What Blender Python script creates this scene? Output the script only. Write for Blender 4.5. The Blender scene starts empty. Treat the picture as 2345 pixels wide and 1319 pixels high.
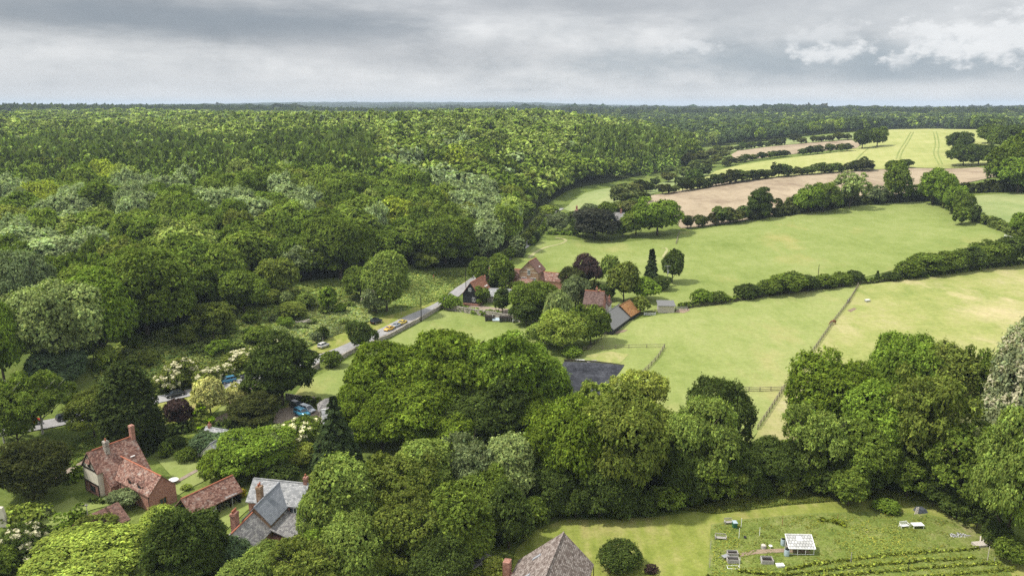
import bpy, math, random
import numpy as np
from mathutils import Vector, Matrix, geometry as mgeo
random.seed(7)
SC = bpy.context.scene
COL = SC.collection
# ---------------------------------------------------------------- camera
F = 1738.0; PITCH = math.radians(13.63); H = 68.0
CP, SP = math.cos(PITCH), math.sin(PITCH)
def ray(u, v):
    a = (u-1172.5)/F; b = (v-659.5)/F
    return (a, CP-b*SP, -SP-b*CP)
def pz(u, v, z):
    d = ray(u, v); t = (z-H)/d[2]
    return Vector((d[0]*t, d[1]*t, z))
def proj(x, y, z):
    z = z-H
    dep = y*CP-z*SP; up = y*SP+z*CP
    return 1172.5+F*x/dep, 659.5-F*up/dep, dep
cam = bpy.data.cameras.new('camera'); camo = bpy.data.objects.new('camera', cam); COL.objects.link(camo)
cam.sensor_width = 36.0; cam.sensor_fit = 'HORIZONTAL'; cam.lens = 36.0*F/2345.0
cam.clip_start = 1.0; cam.clip_end = 60000.0
camo.location = (0, 0, H); camo.rotation_euler = (math.pi/2-PITCH, 0, 0)
SC.camera = camo
# ---------------------------------------------------------------- terrain: thin-plate fit in (bearing, log distance)
CTRL = [ # photo column, photo row, ground height above the valley floor (68 m below the eye)
 (60,1110,0),(250,1150,0),(600,1220,0),(1220,1260,0),(1640,1210,1),(1900,1250,1.5),(2300,1250,2),(1200,1319,0),(2300,1319,2),(30,1319,0),
 (400,905,0),(150,960,0),(740,818,0),(970,712,0),(1060,655,.5),(1245,510,3),(1300,470,5),(1420,430,8),(1540,400,10),(1620,345,13),
 (1000,900,0),(1350,900,0),(1735,985,1),(1650,800,2),(1250,740,1),(1500,700,3),(1200,640,2),
 (2345,800,6),(2345,700,9),(1965,655,5),(2345,605,10),(1560,530,7),(1400,550,4),(2115,465,16),(1700,505,10),(1850,560,9),(2200,530,14),
 (1510,445,12),(1560,510,8),(2270,390,25),(1700,410,18),(2000,392,22),(1690,380,17),(1975,385,23),(2100,297,38),(1975,330,29),(1640,340,15),(1675,355,19),
 (2260,345,31),(2345,450,22),(2345,380,30),(1850,312,27),(2000,300,37),(2250,298,39),
 (600,750,3),(300,830,2),(780,620,7),(960,625,4),(1080,612,4),(50,820,5),(700,700,3),(1180,560,5)]
CTRLZ = [ # x, y, ground height
 (-150,330,15),(-60,380,16),(60,480,13),(-200,480,22),(0,600,27),(110,700,25),(-400,500,23),(-250,800,33),(60,900,36),(-600,900,34),(-150,1250,35),(-700,1500,35),
 (300,1250,20),(700,1200,26),(450,1000,33),(800,900,34),(200,1600,24),(900,2000,34),(-100,2000,29),(-500,1950,33),(-1000,1850,41),(-1350,1800,43),(0,2700,30),(700,2700,33),(1500,2600,35),(2100,2400,37),
 (-800,3000,34),(600,3800,27),(1800,3800,24),(-1800,4000,34),(-1200,5000,30),(300,5000,26),(2000,5000,18),(3200,5000,18),(-3300,8500,40),(-2600,9000,60),(-1800,9000,64),(-1000,9000,58),(-300,9000,66),(300,9000,57),(900,9000,32),(2500,9000,10),(4500,9000,12),(0,14000,40),(-5000,14000,30),(5000,14000,5),
 (-220,170,6),(-260,300,13),(-60,20,0),(0,20,0),(40,20,0),(200,100,4),(300,250,14),(350,400,26),(-150,60,1)]
_pts = []
for (u, v, z) in CTRL:
    p = pz(u, v, z); _pts.append((p.x, p.y, z))
_pts += CTRLZ
def _warp(x, y):
    x = np.asarray(x, float); y = np.asarray(y, float)
    r = np.clip(np.hypot(x, y), 25, 14000)
    th = np.clip(np.arctan2(x, np.maximum(y, 1e-3)), -.95, .95)
    return th*2.2, np.log(r)
_P = np.array(_pts); _a, _b = _warp(_P[:, 0], _P[:, 1])
def _U(r2):
    return .5*r2*np.log(r2+1e-12)
_n = len(_P)
_K = _U((_a[:, None]-_a[None])**2+(_b[:, None]-_b[None])**2)+np.eye(_n)*.004
_Q = np.stack([np.ones(_n), _a, _b], 1)
_L = np.zeros((_n+3, _n+3)); _L[:_n, :_n] = _K; _L[:_n, _n:] = _Q; _L[_n:, :_n] = _Q.T
_w = np.linalg.solve(_L, np.concatenate([_P[:, 2], np.zeros(3)]))
def hgt(x, y):
    x = np.atleast_1d(np.asarray(x, float)); y = np.atleast_1d(np.asarray(y, float))
    out = np.empty(len(x))
    for s in range(0, len(x), 20000):
        a, b = _warp(x[s:s+20000], y[s:s+20000])
        r2 = (a[:, None]-_a[None])**2+(b[:, None]-_b[None])**2
        out[s:s+20000] = _U(r2)@_w[:_n]+_w[_n]+_w[_n+1]*a+_w[_n+2]*b
    return np.clip(out, -1.0, 60)
def gz(x, y):
    return float(hgt([x], [y])[0])
_T = np.exp(np.linspace(math.log(60), math.log(14000), 900))
def at(u, v, h=0.0):
    """ground point seen at a photo pixel (or the point of ground whose h-metre-high top shows there)"""
    d = ray(u, v)
    g = hgt(d[0]*_T, d[1]*_T)+h
    z = H+d[2]*_T
    k = np.nonzero(z <= g)[0]
    if len(k) == 0 or k[0] == 0:
        t = _T[-1] if len(k) == 0 else _T[0]
    else:
        i = k[0]; lo, hi = _T[i-1], _T[i]
        for _ in range(24):
            m = (lo+hi)/2
            if H+d[2]*m <= gz(d[0]*m, d[1]*m)+h: hi = m
            else: lo = m
        t = hi
    x, y = d[0]*t, d[1]*t
    return Vector((x, y, gz(x, y)))
def height_to(p, vtop):
    """height of a thing standing at p whose top shows at photo row vtop"""
    lo, hi = .2, 60
    for _ in range(30):
        m = (lo+hi)/2
        if proj(p.x, p.y, p.z+m)[1] > vtop: lo = m
        else: hi = m
    return hi
# ---------------------------------------------------------------- objects
def tag(o, label=None, cat=None, group=None, kind=None):
    if label: o['label'] = label
    if cat: o['category'] = cat
    if group: o['group'] = group
    if kind: o['kind'] = kind
    return o
def empty(name, loc, rz=0):
    o = bpy.data.objects.new(name, None); o.location = loc; o.rotation_euler = (0, 0, rz)
    o.empty_display_size = .5; COL.objects.link(o); return o
def auto_uv(me):
    n = len(me.polygons)
    if n == 0: return
    uvl = me.uv_layers.new(name='UVMap')
    vs = np.empty(len(me.vertices)*3); me.vertices.foreach_get('co', vs); vs = vs.reshape(-1, 3)
    nm = np.empty(n*3); me.polygons.foreach_get('normal', nm); nm = nm.reshape(-1, 3)
    lt = np.empty(n, int); me.polygons.foreach_get('loop_total', lt)
    li = np.empty(len(me.loops), int); me.loops.foreach_get('vertex_index', li)
    uax = np.stack([-nm[:, 1], nm[:, 0], np.zeros(n)], 1)
    L = np.linalg.norm(uax, axis=1)
    flat = L < .02
    uax[flat] = (1, 0, 0); L[flat] = 1; uax /= L[:, None]
    vax = np.cross(nm, uax)
    fi = np.repeat(np.arange(n), lt)
    p = vs[li]
    uv = np.stack([(p*uax[fi]).sum(1), (p*vax[fi]).sum(1)], 1)
    uvl.data.foreach_set('uv', uv.ravel())
def mesh_np(name, V, Fq, mats, mi=None, col=None, smooth=False, uv=False):
    me = bpy.data.meshes.new(name)
    V = np.asarray(V, np.float32); Fq = np.asarray(Fq, np.int32)
    k = Fq.shape[1]; n = len(Fq)
    me.vertices.add(len(V)); me.vertices.foreach_set('co', V.ravel())
    me.loops.add(n*k); me.loops.foreach_set('vertex_index', Fq.ravel())
    me.polygons.add(n); me.polygons.foreach_set('loop_start', np.arange(0, n*k, k, dtype=np.int32))
    for m in mats: me.materials.append(m)
    if mi is not None: me.polygons.foreach_set('material_index', np.asarray(mi, np.int32))
    if col is not None:
        a = me.color_attributes.new('tint', 'FLOAT_COLOR', 'POINT')
        c = np.ones((len(V), 4), np.float32); c[:, :3] = col
        a.data.foreach_set('color', c.ravel())
    if smooth: me.polygons.foreach_set('use_smooth', np.ones(n, bool))
    me.update(calc_edges=True)
    if uv: auto_uv(me)
    return me
def link(name, me, parent=None, loc=(0, 0, 0)):
    o = bpy.data.objects.new(name, me); COL.objects.link(o); o.location = loc
    if parent: o.parent = parent
    return o
class MB:
    """collects simple solids and links them as one mesh"""
    def __init__(s): s.v = []; s.f = []
    def poly(s, pts):
        i = len(s.v); s.v += [tuple(p) for p in pts]; s.f.append(tuple(range(i, i+len(pts)))); return s
    def solid(s, pts, faces):
        i = len(s.v); s.v += [tuple(p) for p in pts]; s.f += [tuple(i+k for k in f) for f in faces]; return s
    def hexa(s, a, b):   # bottom ring a (4, counter-clockwise seen from above), top ring b
        return s.solid(list(a)+list(b), [(3, 2, 1, 0), (4, 5, 6, 7), (0, 1, 5, 4), (1, 2, 6, 5), (2, 3, 7, 6), (3, 0, 4, 7)])
    def box(s, x0, x1, y0, y1, z0, z1):
        return s.hexa([(x0, y0, z0), (x1, y0, z0), (x1, y1, z0), (x0, y1, z0)], [(x0, y0, z1), (x1, y0, z1), (x1, y1, z1), (x0, y1, z1)])
    def tube(s, p, q, r, r2=None, n=8, caps=True):
        p = Vector(p); q = Vector(q); r2 = r if r2 is None else r2
        d = (q-p).normalized(); e = d.orthogonal().normalized(); g = d.cross(e)
        A = []; B = []
        for k in range(n):
            t = 2*math.pi*k/n; w = e*math.cos(t)+g*math.sin(t); A.append(p+w*r); B.append(q+w*r2)
        fs = [(k, (k+1) % n, n+(k+1) % n, n+k) for k in range(n)]
        if caps: fs += [tuple(range(n-1, -1, -1)), tuple(range(n, 2*n))]
        return s.solid(A+B, fs)
    def lathe(s, prof, n=12, c=(0, 0, 0)):
        i = len(s.v)
        for (r, z) in prof:
            for k in range(n):
                t = 2*math.pi*k/n; s.v.append((c[0]+r*math.cos(t), c[1]+r*math.sin(t), c[2]+z))
        for j in range(len(prof)-1):
            for k in range(n):
                s.f.append((i+j*n+k, i+j*n+(k+1) % n, i+(j+1)*n+(k+1) % n, i+(j+1)*n+k))
        s.f.append(tuple(i+(len(prof)-1)*n+k for k in range(n)))
        return s
    def prism(s, prof, y0, y1):  # profile in x,z pushed along y
        n = len(prof)
        return s.solid([(x, y0, z) for x, z in prof]+[(x, y1, z) for x, z in prof],
                       [tuple(range(n)), tuple(range(2*n-1, n-1, -1))]+[((k+1) % n, k, n+k, n+(k+1) % n) for k in range(n)])
    def mesh(s, name, mat, smooth=False):
        me = bpy.data.meshes.new(name); me.from_pydata(s.v, [], s.f); me.materials.append(mat)
        if smooth:
            me.polygons.foreach_set('use_smooth', np.ones(len(me.polygons), bool))
        me.update(); auto_uv(me); return me
    def build(s, name, mat, parent=None, loc=(0, 0, 0), smooth=False):
        return link(name, s.mesh(name, mat, smooth), parent, loc)
# ---------------------------------------------------------------- materials
def mat_new(name):
    m = bpy.data.materials.new(name); m.use_nodes = True
    nt = m.node_tree; nt.nodes.clear()
    out = nt.nodes.new('ShaderNodeOutputMaterial')
    return m, nt, out
def N(nt, t, **k):
    n = nt.nodes.new(t)
    for a, b in k.items():
        if a[0] == '_': setattr(n, a[1:], b)
        else: n.inputs[a.replace('__', ' ')].default_value = b
    return n
def noise(nt, vec, scale, detail=4, rough=.6, lac=2.0):
    n = N(nt, 'ShaderNodeTexNoise', Scale=scale, Detail=detail, Roughness=rough)
    if vec is not None: nt.links.new(vec, n.inputs['Vector'])
    return n.outputs['Fac']
def ramp(nt, fac, stops):
    r = nt.nodes.new('ShaderNodeValToRGB'); e = r.color_ramp.elements
    while len(e) < len(stops): e.new(.5)
    for k, (p, c) in enumerate(stops):
        e[k].position = p; e[k].color = (*c, 1) if len(c) == 3 else c
    nt.links.new(fac, r.inputs['Fac']); return r.outputs['Color']
def grey(nt, fac, a, b, p0=0., p1=1.):
    m = N(nt, 'ShaderNodeMapRange', From__Min=p0, From__Max=p1, To__Min=a, To__Max=b)
    nt.links.new(fac, m.inputs['Value']); return m.outputs['Result']
def mixc(nt, fac, a, b, mode='MIX'):
    n = nt.nodes.new('ShaderNodeMix'); n.data_type = 'RGBA'; n.blend_type = mode
    for s, v in ((n.inputs[0], fac), (n.inputs[6], a), (n.inputs[7], b)):
        if isinstance(v, (int, float)): s.default_value = v
        elif isinstance(v, tuple): s.default_value = (*v, 1)
        else: nt.links.new(v, s)
    return n.outputs[2]
def math_(nt, op, a, b=None, c=None):
    n = nt.nodes.new('ShaderNodeMath'); n.operation = op
    for i, v in enumerate((a, b, c)):
        if v is None: continue
        if isinstance(v, (int, float)): n.inputs[i].default_value = v
        else: nt.links.new(v, n.inputs[i])
    return n.outputs[0]
def princ(nt, out, color, rough=.8, spec=.25, metal=0., bump=None, bstr=.3, bdist=.1):
    b = N(nt, 'ShaderNodeBsdfPrincipled', Roughness=rough, Metallic=metal)
    b.inputs['Specular IOR Level'].default_value = spec
    if isinstance(color, tuple): b.inputs['Base Color'].default_value = (*color, 1)
    else: nt.links.new(color, b.inputs['Base Color'])
    if bump is not None:
        bp = N(nt, 'ShaderNodeBump', Strength=bstr, Distance=bdist)
        nt.links.new(bump, bp.inputs['Height']); nt.links.new(bp.outputs[0], b.inputs['Normal'])
    nt.links.new(b.outputs[0], out.inputs['Surface']); return b
def geo_pos(nt):
    return nt.nodes.new('ShaderNodeNewGeometry').outputs['Position']
def scaled(nt, vec, s, rot=0.):
    m = N(nt, 'ShaderNodeMapping'); m.inputs['Scale'].default_value = s; m.inputs['Rotation'].default_value = (0, 0, rot)
    nt.links.new(vec, m.inputs['Vector']); return m.outputs[0]
def plain(name, c, rough=.7, spec=.3, metal=0., var=.25, scale=3.0):
    m, nt, out = mat_new(name)
    tc = nt.nodes.new('ShaderNodeTexCoord').outputs['Object']
    f = noise(nt, tc, scale, 5)
    a = tuple(x*(1-var) for x in c); b = tuple(min(1, x*(1+var)) for x in c)
    princ(nt, out, ramp(nt, f, [(.3, a), (.7, b)]), rough, spec, metal); return m
def field_mat(name, stops, s_big=.02, s_mid=.15, s_fine=1.1, tuft=.35, stripe=None, patch=None):
    """short turf, crop or soil: large drifts, patches and a fine grain"""
    m, nt, out = mat_new(name)
    p = geo_pos(nt)
    big = noise(nt, p, s_big, 4, .6); mid = noise(nt, p, s_mid, 7, .72); fine = noise(nt, p, s_fine, 5, .75)
    st = noise(nt, scaled(nt, p, (1, .28, 1), .25), s_mid*3.2, 6, .7)
    f = math_(nt, 'ADD', math_(nt, 'MULTIPLY', big, .4), math_(nt, 'ADD', math_(nt, 'MULTIPLY', mid, .35), math_(nt, 'MULTIPLY', st, .25)))
    if stripe:
        ang, freq, amt = stripe
        w = N(nt, 'ShaderNodeTexWave', Scale=freq, Distortion=1.5, Detail=3); w.inputs['Detail Scale'].default_value = .6
        nt.links.new(scaled(nt, p, (1, 1, 1), ang), w.inputs['Vector'])
        f = math_(nt, 'ADD', f, math_(nt, 'MULTIPLY', math_(nt, 'SUBTRACT', w.outputs['Fac'], .5), amt))
    c = ramp(nt, f, [(.5+(q-.5)*.55, k) for q, k in stops])
    if patch:
        pc, lo, hi, sc = patch
        c = mixc(nt, grey(nt, noise(nt, scaled(nt, p, (1, .45, 1), .3), sc, 5, .65), 0, 1, lo, hi), c, pc)
    c = mixc(nt, 1.0, c, ramp(nt, fine, [(.25, (1-tuft,)*3), (.75, (1+tuft*.6,)*3)]), 'MULTIPLY')
    princ(nt, out, c, .95, .05, bump=fine, bstr=.5, bdist=.25)
    return m
def leaf_mat(name, trans=.3, mult=1.0):
    m, nt, out = mat_new(name)
    oi = nt.nodes.new('ShaderNodeObjectInfo')
    at_ = nt.nodes.new('ShaderNodeAttribute'); at_.attribute_name = 'tint'
    c = mixc(nt, 1.0, oi.outputs['Color'], at_.outputs['Color'], 'MULTIPLY')
    hs = N(nt, 'ShaderNodeHueSaturation', Value=mult)
    nt.links.new(mixc(nt, 1.0, c, (1.17, 1.09, .95), 'MULTIPLY'), hs.inputs['Color'])
    d = N(nt, 'ShaderNodeBsdfDiffuse'); t = N(nt, 'ShaderNodeBsdfTranslucent')
    nt.links.new(hs.outputs[0], d.inputs['Color'])
    nt.links.new(mixc(nt, 1.0, hs.outputs[0], (1.12, 1.3, .5), 'MULTIPLY'), t.inputs['Color'])
    mx = N(nt, 'ShaderNodeMixShader', Fac=trans); nt.links.new(d.outputs[0], mx.inputs[1]); nt.links.new(t.outputs[0], mx.inputs[2])
    nt.links.new(mx.outputs[0], out.inputs['Surface'])
    return m
def tile_mat(name, dark, mid, light, bw, bh, lichen=None, lich_amt=.5, rough=.85, mortar=.35, bump=.5):
    """rows of tiles, slates or bricks laid out in metres on the face itself"""
    m, nt, out = mat_new(name)
    uv = nt.nodes.new('ShaderNodeTexCoord').outputs['UV']
    b = N(nt, 'ShaderNodeTexBrick', Scale=1.0); b.offset = .5
    b.inputs['Brick Width'].default_value = bw; b.inputs['Row Height'].default_value = bh
    b.inputs['Mortar Size'].default_value = bh*.09; b.inputs['Mortar Smooth'].default_value = .3
    b.inputs['Color1'].default_value = (0, 0, 0, 1); b.inputs['Color2'].default_value = (1, 1, 1, 1); b.inputs['Mortar'].default_value = (.5, .5, .5, 1)
    nt.links.new(uv, b.inputs['Vector'])
    n1 = noise(nt, uv, 1.3, 7, .75); n2 = noise(nt, uv, 5.0, 5, .8)
    f = math_(nt, 'ADD', math_(nt, 'MULTIPLY', b.outputs['Color'], .45), math_(nt, 'ADD', math_(nt, 'MULTIPLY', n1, .35), math_(nt, 'MULTIPLY', n2, .3)))
    c = ramp(nt, f, [(.28, dark), (.5, mid), (.72, light)])
    if lichen:
        c = mixc(nt, math_(nt, 'MULTIPLY', grey(nt, noise(nt, uv, .9, 8, .75), 0, 1, .52, .68), lich_amt), c, lichen)
    c = mixc(nt, math_(nt, 'MULTIPLY', b.outputs['Fac'], mortar), c, tuple(x*.35 for x in dark))
    princ(nt, out, c, rough, .25, bump=math_(nt, 'SUBTRACT', math_(nt, 'MULTIPLY', n2, .5), b.outputs['Fac']), bstr=bump, bdist=.04)
    return m
M = {}
# ---------------------------------------------------------------- ground
M['rough'] = field_mat('rough_grass_ground', [(.3, (.085, .12, .028)), (.5, (.14, .185, .04)), (.7, (.205, .24, .065))], .03, .25, 1.6, .5)
M['lawn'] = field_mat('meadow_turf', [(.3, (0.158, 0.206, 0.048)), (.5, (0.213, 0.258, 0.073)), (.7, (0.263, 0.295, 0.103))], .018, .10, .9, .22, None, ((0.330, 0.297, 0.110), .55, .75, .03))
M['paddock'] = field_mat('paddock_turf', [(.3, (0.188, 0.237, 0.061)), (.5, (0.249, 0.288, 0.091)), (.7, (0.299, 0.319, 0.121))], .02, .11, .9, .22, None, ((0.374, 0.325, 0.143), .55, .78, .035))
M['dry'] = field_mat('dry_paddock_turf', [(.3, (0.190, 0.235, 0.061)), (.47, (0.275, 0.296, 0.094)), (.6, (0.328, 0.323, 0.127)), (.75, (0.399, 0.356, 0.204))], .022, .09, .9, .25, None, ((.45, .385, .21), .54, .70, .05))
M['crop'] = field_mat('pale_green_crop', [(.3, (0.245, 0.276, 0.083)), (.5, (0.320, 0.336, 0.116)), (.7, (0.384, 0.376, 0.154))], .008, .05, .5, .10, (.385, .044, .03))
M['pale'] = field_mat('pale_grass', [(.3, (.17, .225, .075)), (.5, (.23, .275, .105)), (.7, (.30, .32, .14))], .012, .07, .6, .16)
M['plough'] = field_mat('tilled_soil', [(.3, (0.224, 0.173, 0.117)), (.47, (0.326, 0.262, 0.178)), (.7, (0.406, 0.329, 0.229))], .012, .07, .5, .14, None, ((0.21, 0.155, 0.108), .54, .68, .03))
M['mown'] = field_mat('mown_grass', [(.3, (.16, .20, .035)), (.5, (.225, .255, .055)), (.7, (.31, .30, .10))], .05, .25, 1.8, .3, (.05, .12, .05), ((.30, .25, .10), .56, .75, .09))
M['allot'] = field_mat('allotment_weeds', [(.3, (.10, .14, .028)), (.48, (.165, .21, .045)), (.62, (.23, .25, .08)), (.75, (.31, .27, .14))], .09, .5, 2.6, .5)
M['gravel'] = field_mat('gravel_drive', [(.3, (.24, .19, .15)), (.6, (.34, .28, .22))], .1, .6, 5, .3)
M['mud'] = field_mat('bare_earth', [(.3, (.20, .145, .10)), (.7, (.36, .28, .20))], .1, .6, 4, .3)
M['road'] = field_mat('lane_asphalt', [(.35, (.27, .265, .26)), (.6, (.37, .36, .355))], .06, .4, 6, .12)
M['menage'] = field_mat('dark_riding_surface', [(.3, (.022, .023, .028)), (.5, (.045, .047, .055)), (.7, (.085, .088, .10))], .1, .5, 2.2, .6)
M['path'] = field_mat('worn_path', [(.3, (.30, .31, .13)), (.7, (.40, .38, .20))], .1, .5, 3, .2)
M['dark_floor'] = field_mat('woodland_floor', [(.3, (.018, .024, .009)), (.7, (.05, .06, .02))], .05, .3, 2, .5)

def terrain():
    R = np.concatenate([[0], np.exp(np.linspace(math.log(14), math.log(16000), 430))])
    a = np.radians(np.concatenate([np.linspace(-180, -46, 34)[:-1], np.linspace(-46, 46, 260), np.linspace(46, 180, 34)[1:-1]]))
    na = len(a)
    rr, aa = np.meshgrid(R[1:], a, indexing='ij')
    x = (rr*np.sin(aa)).ravel(); y = (rr*np.cos(aa)).ravel()
    z = hgt(x, y)
    V = np.concatenate([[[0, 0, gz(0, 14)]], np.stack([x, y, z], 1)])
    i = np.arange(len(R)-2)[:, None]*na+1; j = np.arange(na)[None]; j2 = (j+1) % na
    Q = np.stack([(i+j), (i+j2), (i+na+j2), (i+na+j)], -1).reshape(-1, 4)[:, ::-1]
    me = mesh_np('ground', V, Q, [M['rough']], smooth=True)
    o = link('ground', me); tag(o, kind='structure'); return o
terrain()
def resample(pts, step):
    out = []
    for k in range(len(pts)):
        a, b = pts[k], pts[(k+1) % len(pts)]
        d = math.hypot(b[0]-a[0], b[1]-a[1]); n = max(1, int(d/step))
        for i in range(n): out.append((a[0]+(b[0]-a[0])*i/n, a[1]+(b[1]-a[1])*i/n))
    return out
def inside(pts, x, y):
    x = np.asarray(x); y = np.asarray(y); c = np.zeros(x.shape, bool); n = len(pts)
    for i in range(n):
        x1, y1 = pts[i][:2]; x2, y2 = pts[(i+1) % n][:2]
        if y1 == y2: continue
        c ^= ((y1 > y) != (y2 > y)) & (x < (x2-x1)*(y-y1)/(y2-y1)+x1)
    return c
def wpts(px): return [tuple(at(u, v))[:2] for u, v in px]
def sheet(name, px, mat, off, step=None, world=None, label=None):
    P2 = world or wpts(px)
    xs = [p[0] for p in P2]; ys = [p[1] for p in P2]
    size = max(max(xs)-min(xs), max(ys)-min(ys))
    step = step or max(.8, size/48)
    B = resample(P2, step)
    rnd = random.Random(len(px or world)*7+int(size))
    # a hedge bottom or verge is never ruler straight
    gx, gy = np.meshgrid(np.arange(min(xs)+step/2, max(xs), step), np.arange(min(ys)+step/2, max(ys), step))
    gx = gx.ravel(); gy = gy.ravel(); k = inside(B, gx, gy)
    pts = [Vector(b) for b in B]+[Vector((a, b)) for a, b in zip(gx[k], gy[k])]
    n = len(B)
    vo, eo, fo, *_ = mgeo.delaunay_2d_cdt(pts, [(i, (i+1) % n) for i in range(n)], [], 1, 1e-4)
    xy = np.array([(p.x, p.y) for p in vo])
    z = hgt(xy[:, 0], xy[:, 1])+off+np.hypot(xy[:, 0], xy[:, 1])*3e-4
    me = bpy.data.meshes.new(name)
    fs = []
    for f in fo:
        a, b, c = [xy[i] for i in f[:3]]
        fs.append(tuple(f) if (b[0]-a[0])*(c[1]-a[1])-(b[1]-a[1])*(c[0]-a[0]) > 0 else tuple(f[::-1]))
    me.from_pydata(np.column_stack([xy, z]).tolist(), [], fs); me.materials.append(mat)
    me.polygons.foreach_set('use_smooth', np.ones(len(me.polygons), bool)); me.update()
    return tag(link(name, me), label, kind='structure')
def smooth_line(pts, step):
    P2 = [Vector((*p[:2], 0)) for p in pts]; out = []
    for i in range(len(P2)-1):
        p0 = P2[max(0, i-1)]; p1 = P2[i]; p2 = P2[i+1]; p3 = P2[min(len(P2)-1, i+2)]
        n = max(1, int((p2-p1).length/step))
        for k in range(n):
            t = k/n
            out.append(.5*((2*p1)+(p2-p0)*t+(2*p0-5*p1+4*p2-p3)*t*t+(3*p1-p0-3*p2+p3)*t**3))
    out.append(P2[-1]); return out
def ribbon(name, px, width, mat, off, step=2.0, cols=4, wob=.0, closed=None):
    L = smooth_line(wpts(px), step); n = len(L); V = []
    rnd = random.Random(n)
    for i, p in enumerate(L):
        d = (L[min(n-1, i+1)]-L[max(0, i-1)]).normalized(); q = Vector((-d.y, d.x, 0))
        for c in range(cols+1):
            w = (c/cols-.5)*width
            if c in (0, cols): w += rnd.uniform(-wob, wob)
            V.append((p.x+q.x*w, p.y+q.y*w))
    V = np.array(V); z = hgt(V[:, 0], V[:, 1])+off+np.hypot(V[:, 0], V[:, 1])*3e-4
    Q = [(i*(cols+1)+c+1, i*(cols+1)+c, (i+1)*(cols+1)+c, (i+1)*(cols+1)+c+1) for i in range(n-1) for c in range(cols)]
    return tag(link(name, mesh_np(name, np.column_stack([V, z]), Q, [mat], smooth=True)), kind='structure')
ROAD = [(-140,1012),(-60,1000),(40,984),(130,968),(180,957),(260,940),(361,916),(440,899),(510,884),(575,872),(640,853),(717,827),(788,800),(830,781),(872,763),(895,752),(947,726),(997,705),(1030,684),(1054,664),(1075,650),(1100,632),(1135,610),(1175,582),(1207,559),(1222,541),(1234,526),(1247,504),(1262,491),(1285,478)]
# fields, from the far hill down to the near gardens
sheet('crop_field', [(1640,392),(1700,378),(1780,366),(1900,352),(1958,341),(1980,331),(2005,318),(2040,298),(2100,295.6),(2160,296),(2250,300),(2275,318),(2262,345),(2284,376),(2230,382),(2170,387),(2090,385),(1980,390),(1880,398),(1740,410),(1640,425),(1560,438),(1500,447)], M['crop'], .06)
sheet('tilled_strip', [(1674,356),(1690,346),(1760,337),(1860,328),(1950,322),(1972,331),(1962,340),(1880,347),(1780,358),(1690,371)], M['plough'], .12)
sheet('far_meadow', [(1600,352),(1640,341),(1700,332),(1790,322),(1870,314),(1950,306),(1965,318),(1860,327),(1760,335),(1685,345),(1640,356)], M['pale'], .06)
sheet('tilled_field', [(1452,467),(1480,452),(1510,445),(1600,428),(1740,411),(1880,399),(1980,391),(2090,386),(2170,388),(2240,384),(2275,389),(2298,402),(2250,412),(2110,440),(1960,462),(1830,485),(1720,503),(1640,516),(1560,524),(1540,505),(1520,480),(1490,472)], M['plough'], .12)
sheet('upper_meadow', [(1195,600),(1215,575),(1240,552),(1300,549),(1420,556),(1500,548),(1560,532),(1640,520),(1720,505),(1860,479),(1990,468),(2112,462),(2165,480),(2215,505),(2285,527),(2320,545),(2330,566),(2220,580),(2100,606),(1960,640),(1800,665),(1690,688),(1575,703),(1552,712),(1500,715),(1440,705),(1400,700),(1330,690),(1180,668),(1150,640)], M['lawn'], .06)
sheet('side_field', [(2200,452),(2260,447),(2480,446),(2480,560),(2345,545),(2300,526),(2240,498)], M['pale'], .06)
sheet('hill_top_field', [(2290,300),(2345,297),(2420,297),(2420,312),(2300,310)], M['crop'], .06)
sheet('valley_meadow', [(1290,480),(1310,462),(1340,443),(1380,434),(1424,428),(1428,445),(1415,470),(1400,486),(1330,492)], M['pale'], .06)
sheet('valley_strip', [(1470,455),(1500,425),(1560,402),(1600,392),(1640,392),(1560,420),(1510,440)], M['pale'], .06)
sheet('horse_paddock', [(1430,738),(1552,714),(1575,706),(1690,692),(1800,672),(1966,654),(1940,700),(1905,745),(1850,825),(1790,905),(1735,990),(1690,1040),(1300,1040),(1250,930),(1290,840),(1345,800),(1395,757)], M['paddock'], .06)
sheet('dry_paddock', [(1966,655),(2080,640),(2200,622),(2345,603),(2520,580),(2560,1060),(1700,1060),(1735,990),(1790,905),(1850,825),(1905,745),(1940,700)], M['dry'], .07)
sheet('walled_meadow', [(640,950),(690,885),(700,874),(755,848),(790,828),(840,808),(880,786),(930,758),(985,728),(1012,712),(1060,716),(1120,728),(1180,742),(1260,770),(1240,860),(1000,960),(820,935),(720,935)], M['lawn'], .06)
sheet('nettle_meadow', [(925,712),(900,690),(905,640),(950,622),(1070,620),(1072,640),(1045,660),(1000,690),(960,706)], M['rough'], .05)
sheet('roadside_verge', [(700,805),(745,778),(850,735),(930,712),(985,690),(1050,652),(1066,640),(1072,648),(1050,662),(1000,697),(940,722),(880,752),(850,765),(790,792),(745,810)], M['mown'], .07)
sheet('riding_arena', [(1240,915),(1292,829),(1364,831),(1430,838),(1418,855),(1392,885),(1360,925)], M['menage'], .12)
sheet('garden_lawn', [(1180,1260),(1225,1215),(1290,1190),(1400,1190),(1520,1182),(1640,1165),(1800,1145),(1960,1135),(2140,1145),(2260,1190),(2345,1240),(2500,1320),(2500,1420),(1150,1420)], M['mown'], .06)
sheet('allotment', [(1628,1202),(1700,1190),(1860,1176),(2010,1172),(2120,1178),(2200,1196),(2262,1225),(2300,1262),(2320,1330),(2330,1420),(1610,1420),(1622,1290)], M['allot'], .10)
sheet('manor_lawn', [(362,1056),(395,1046),(440,1058),(486,1076),(476,1098),(430,1120),(398,1142),(392,1090)], M['lawn'], .08)
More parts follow.
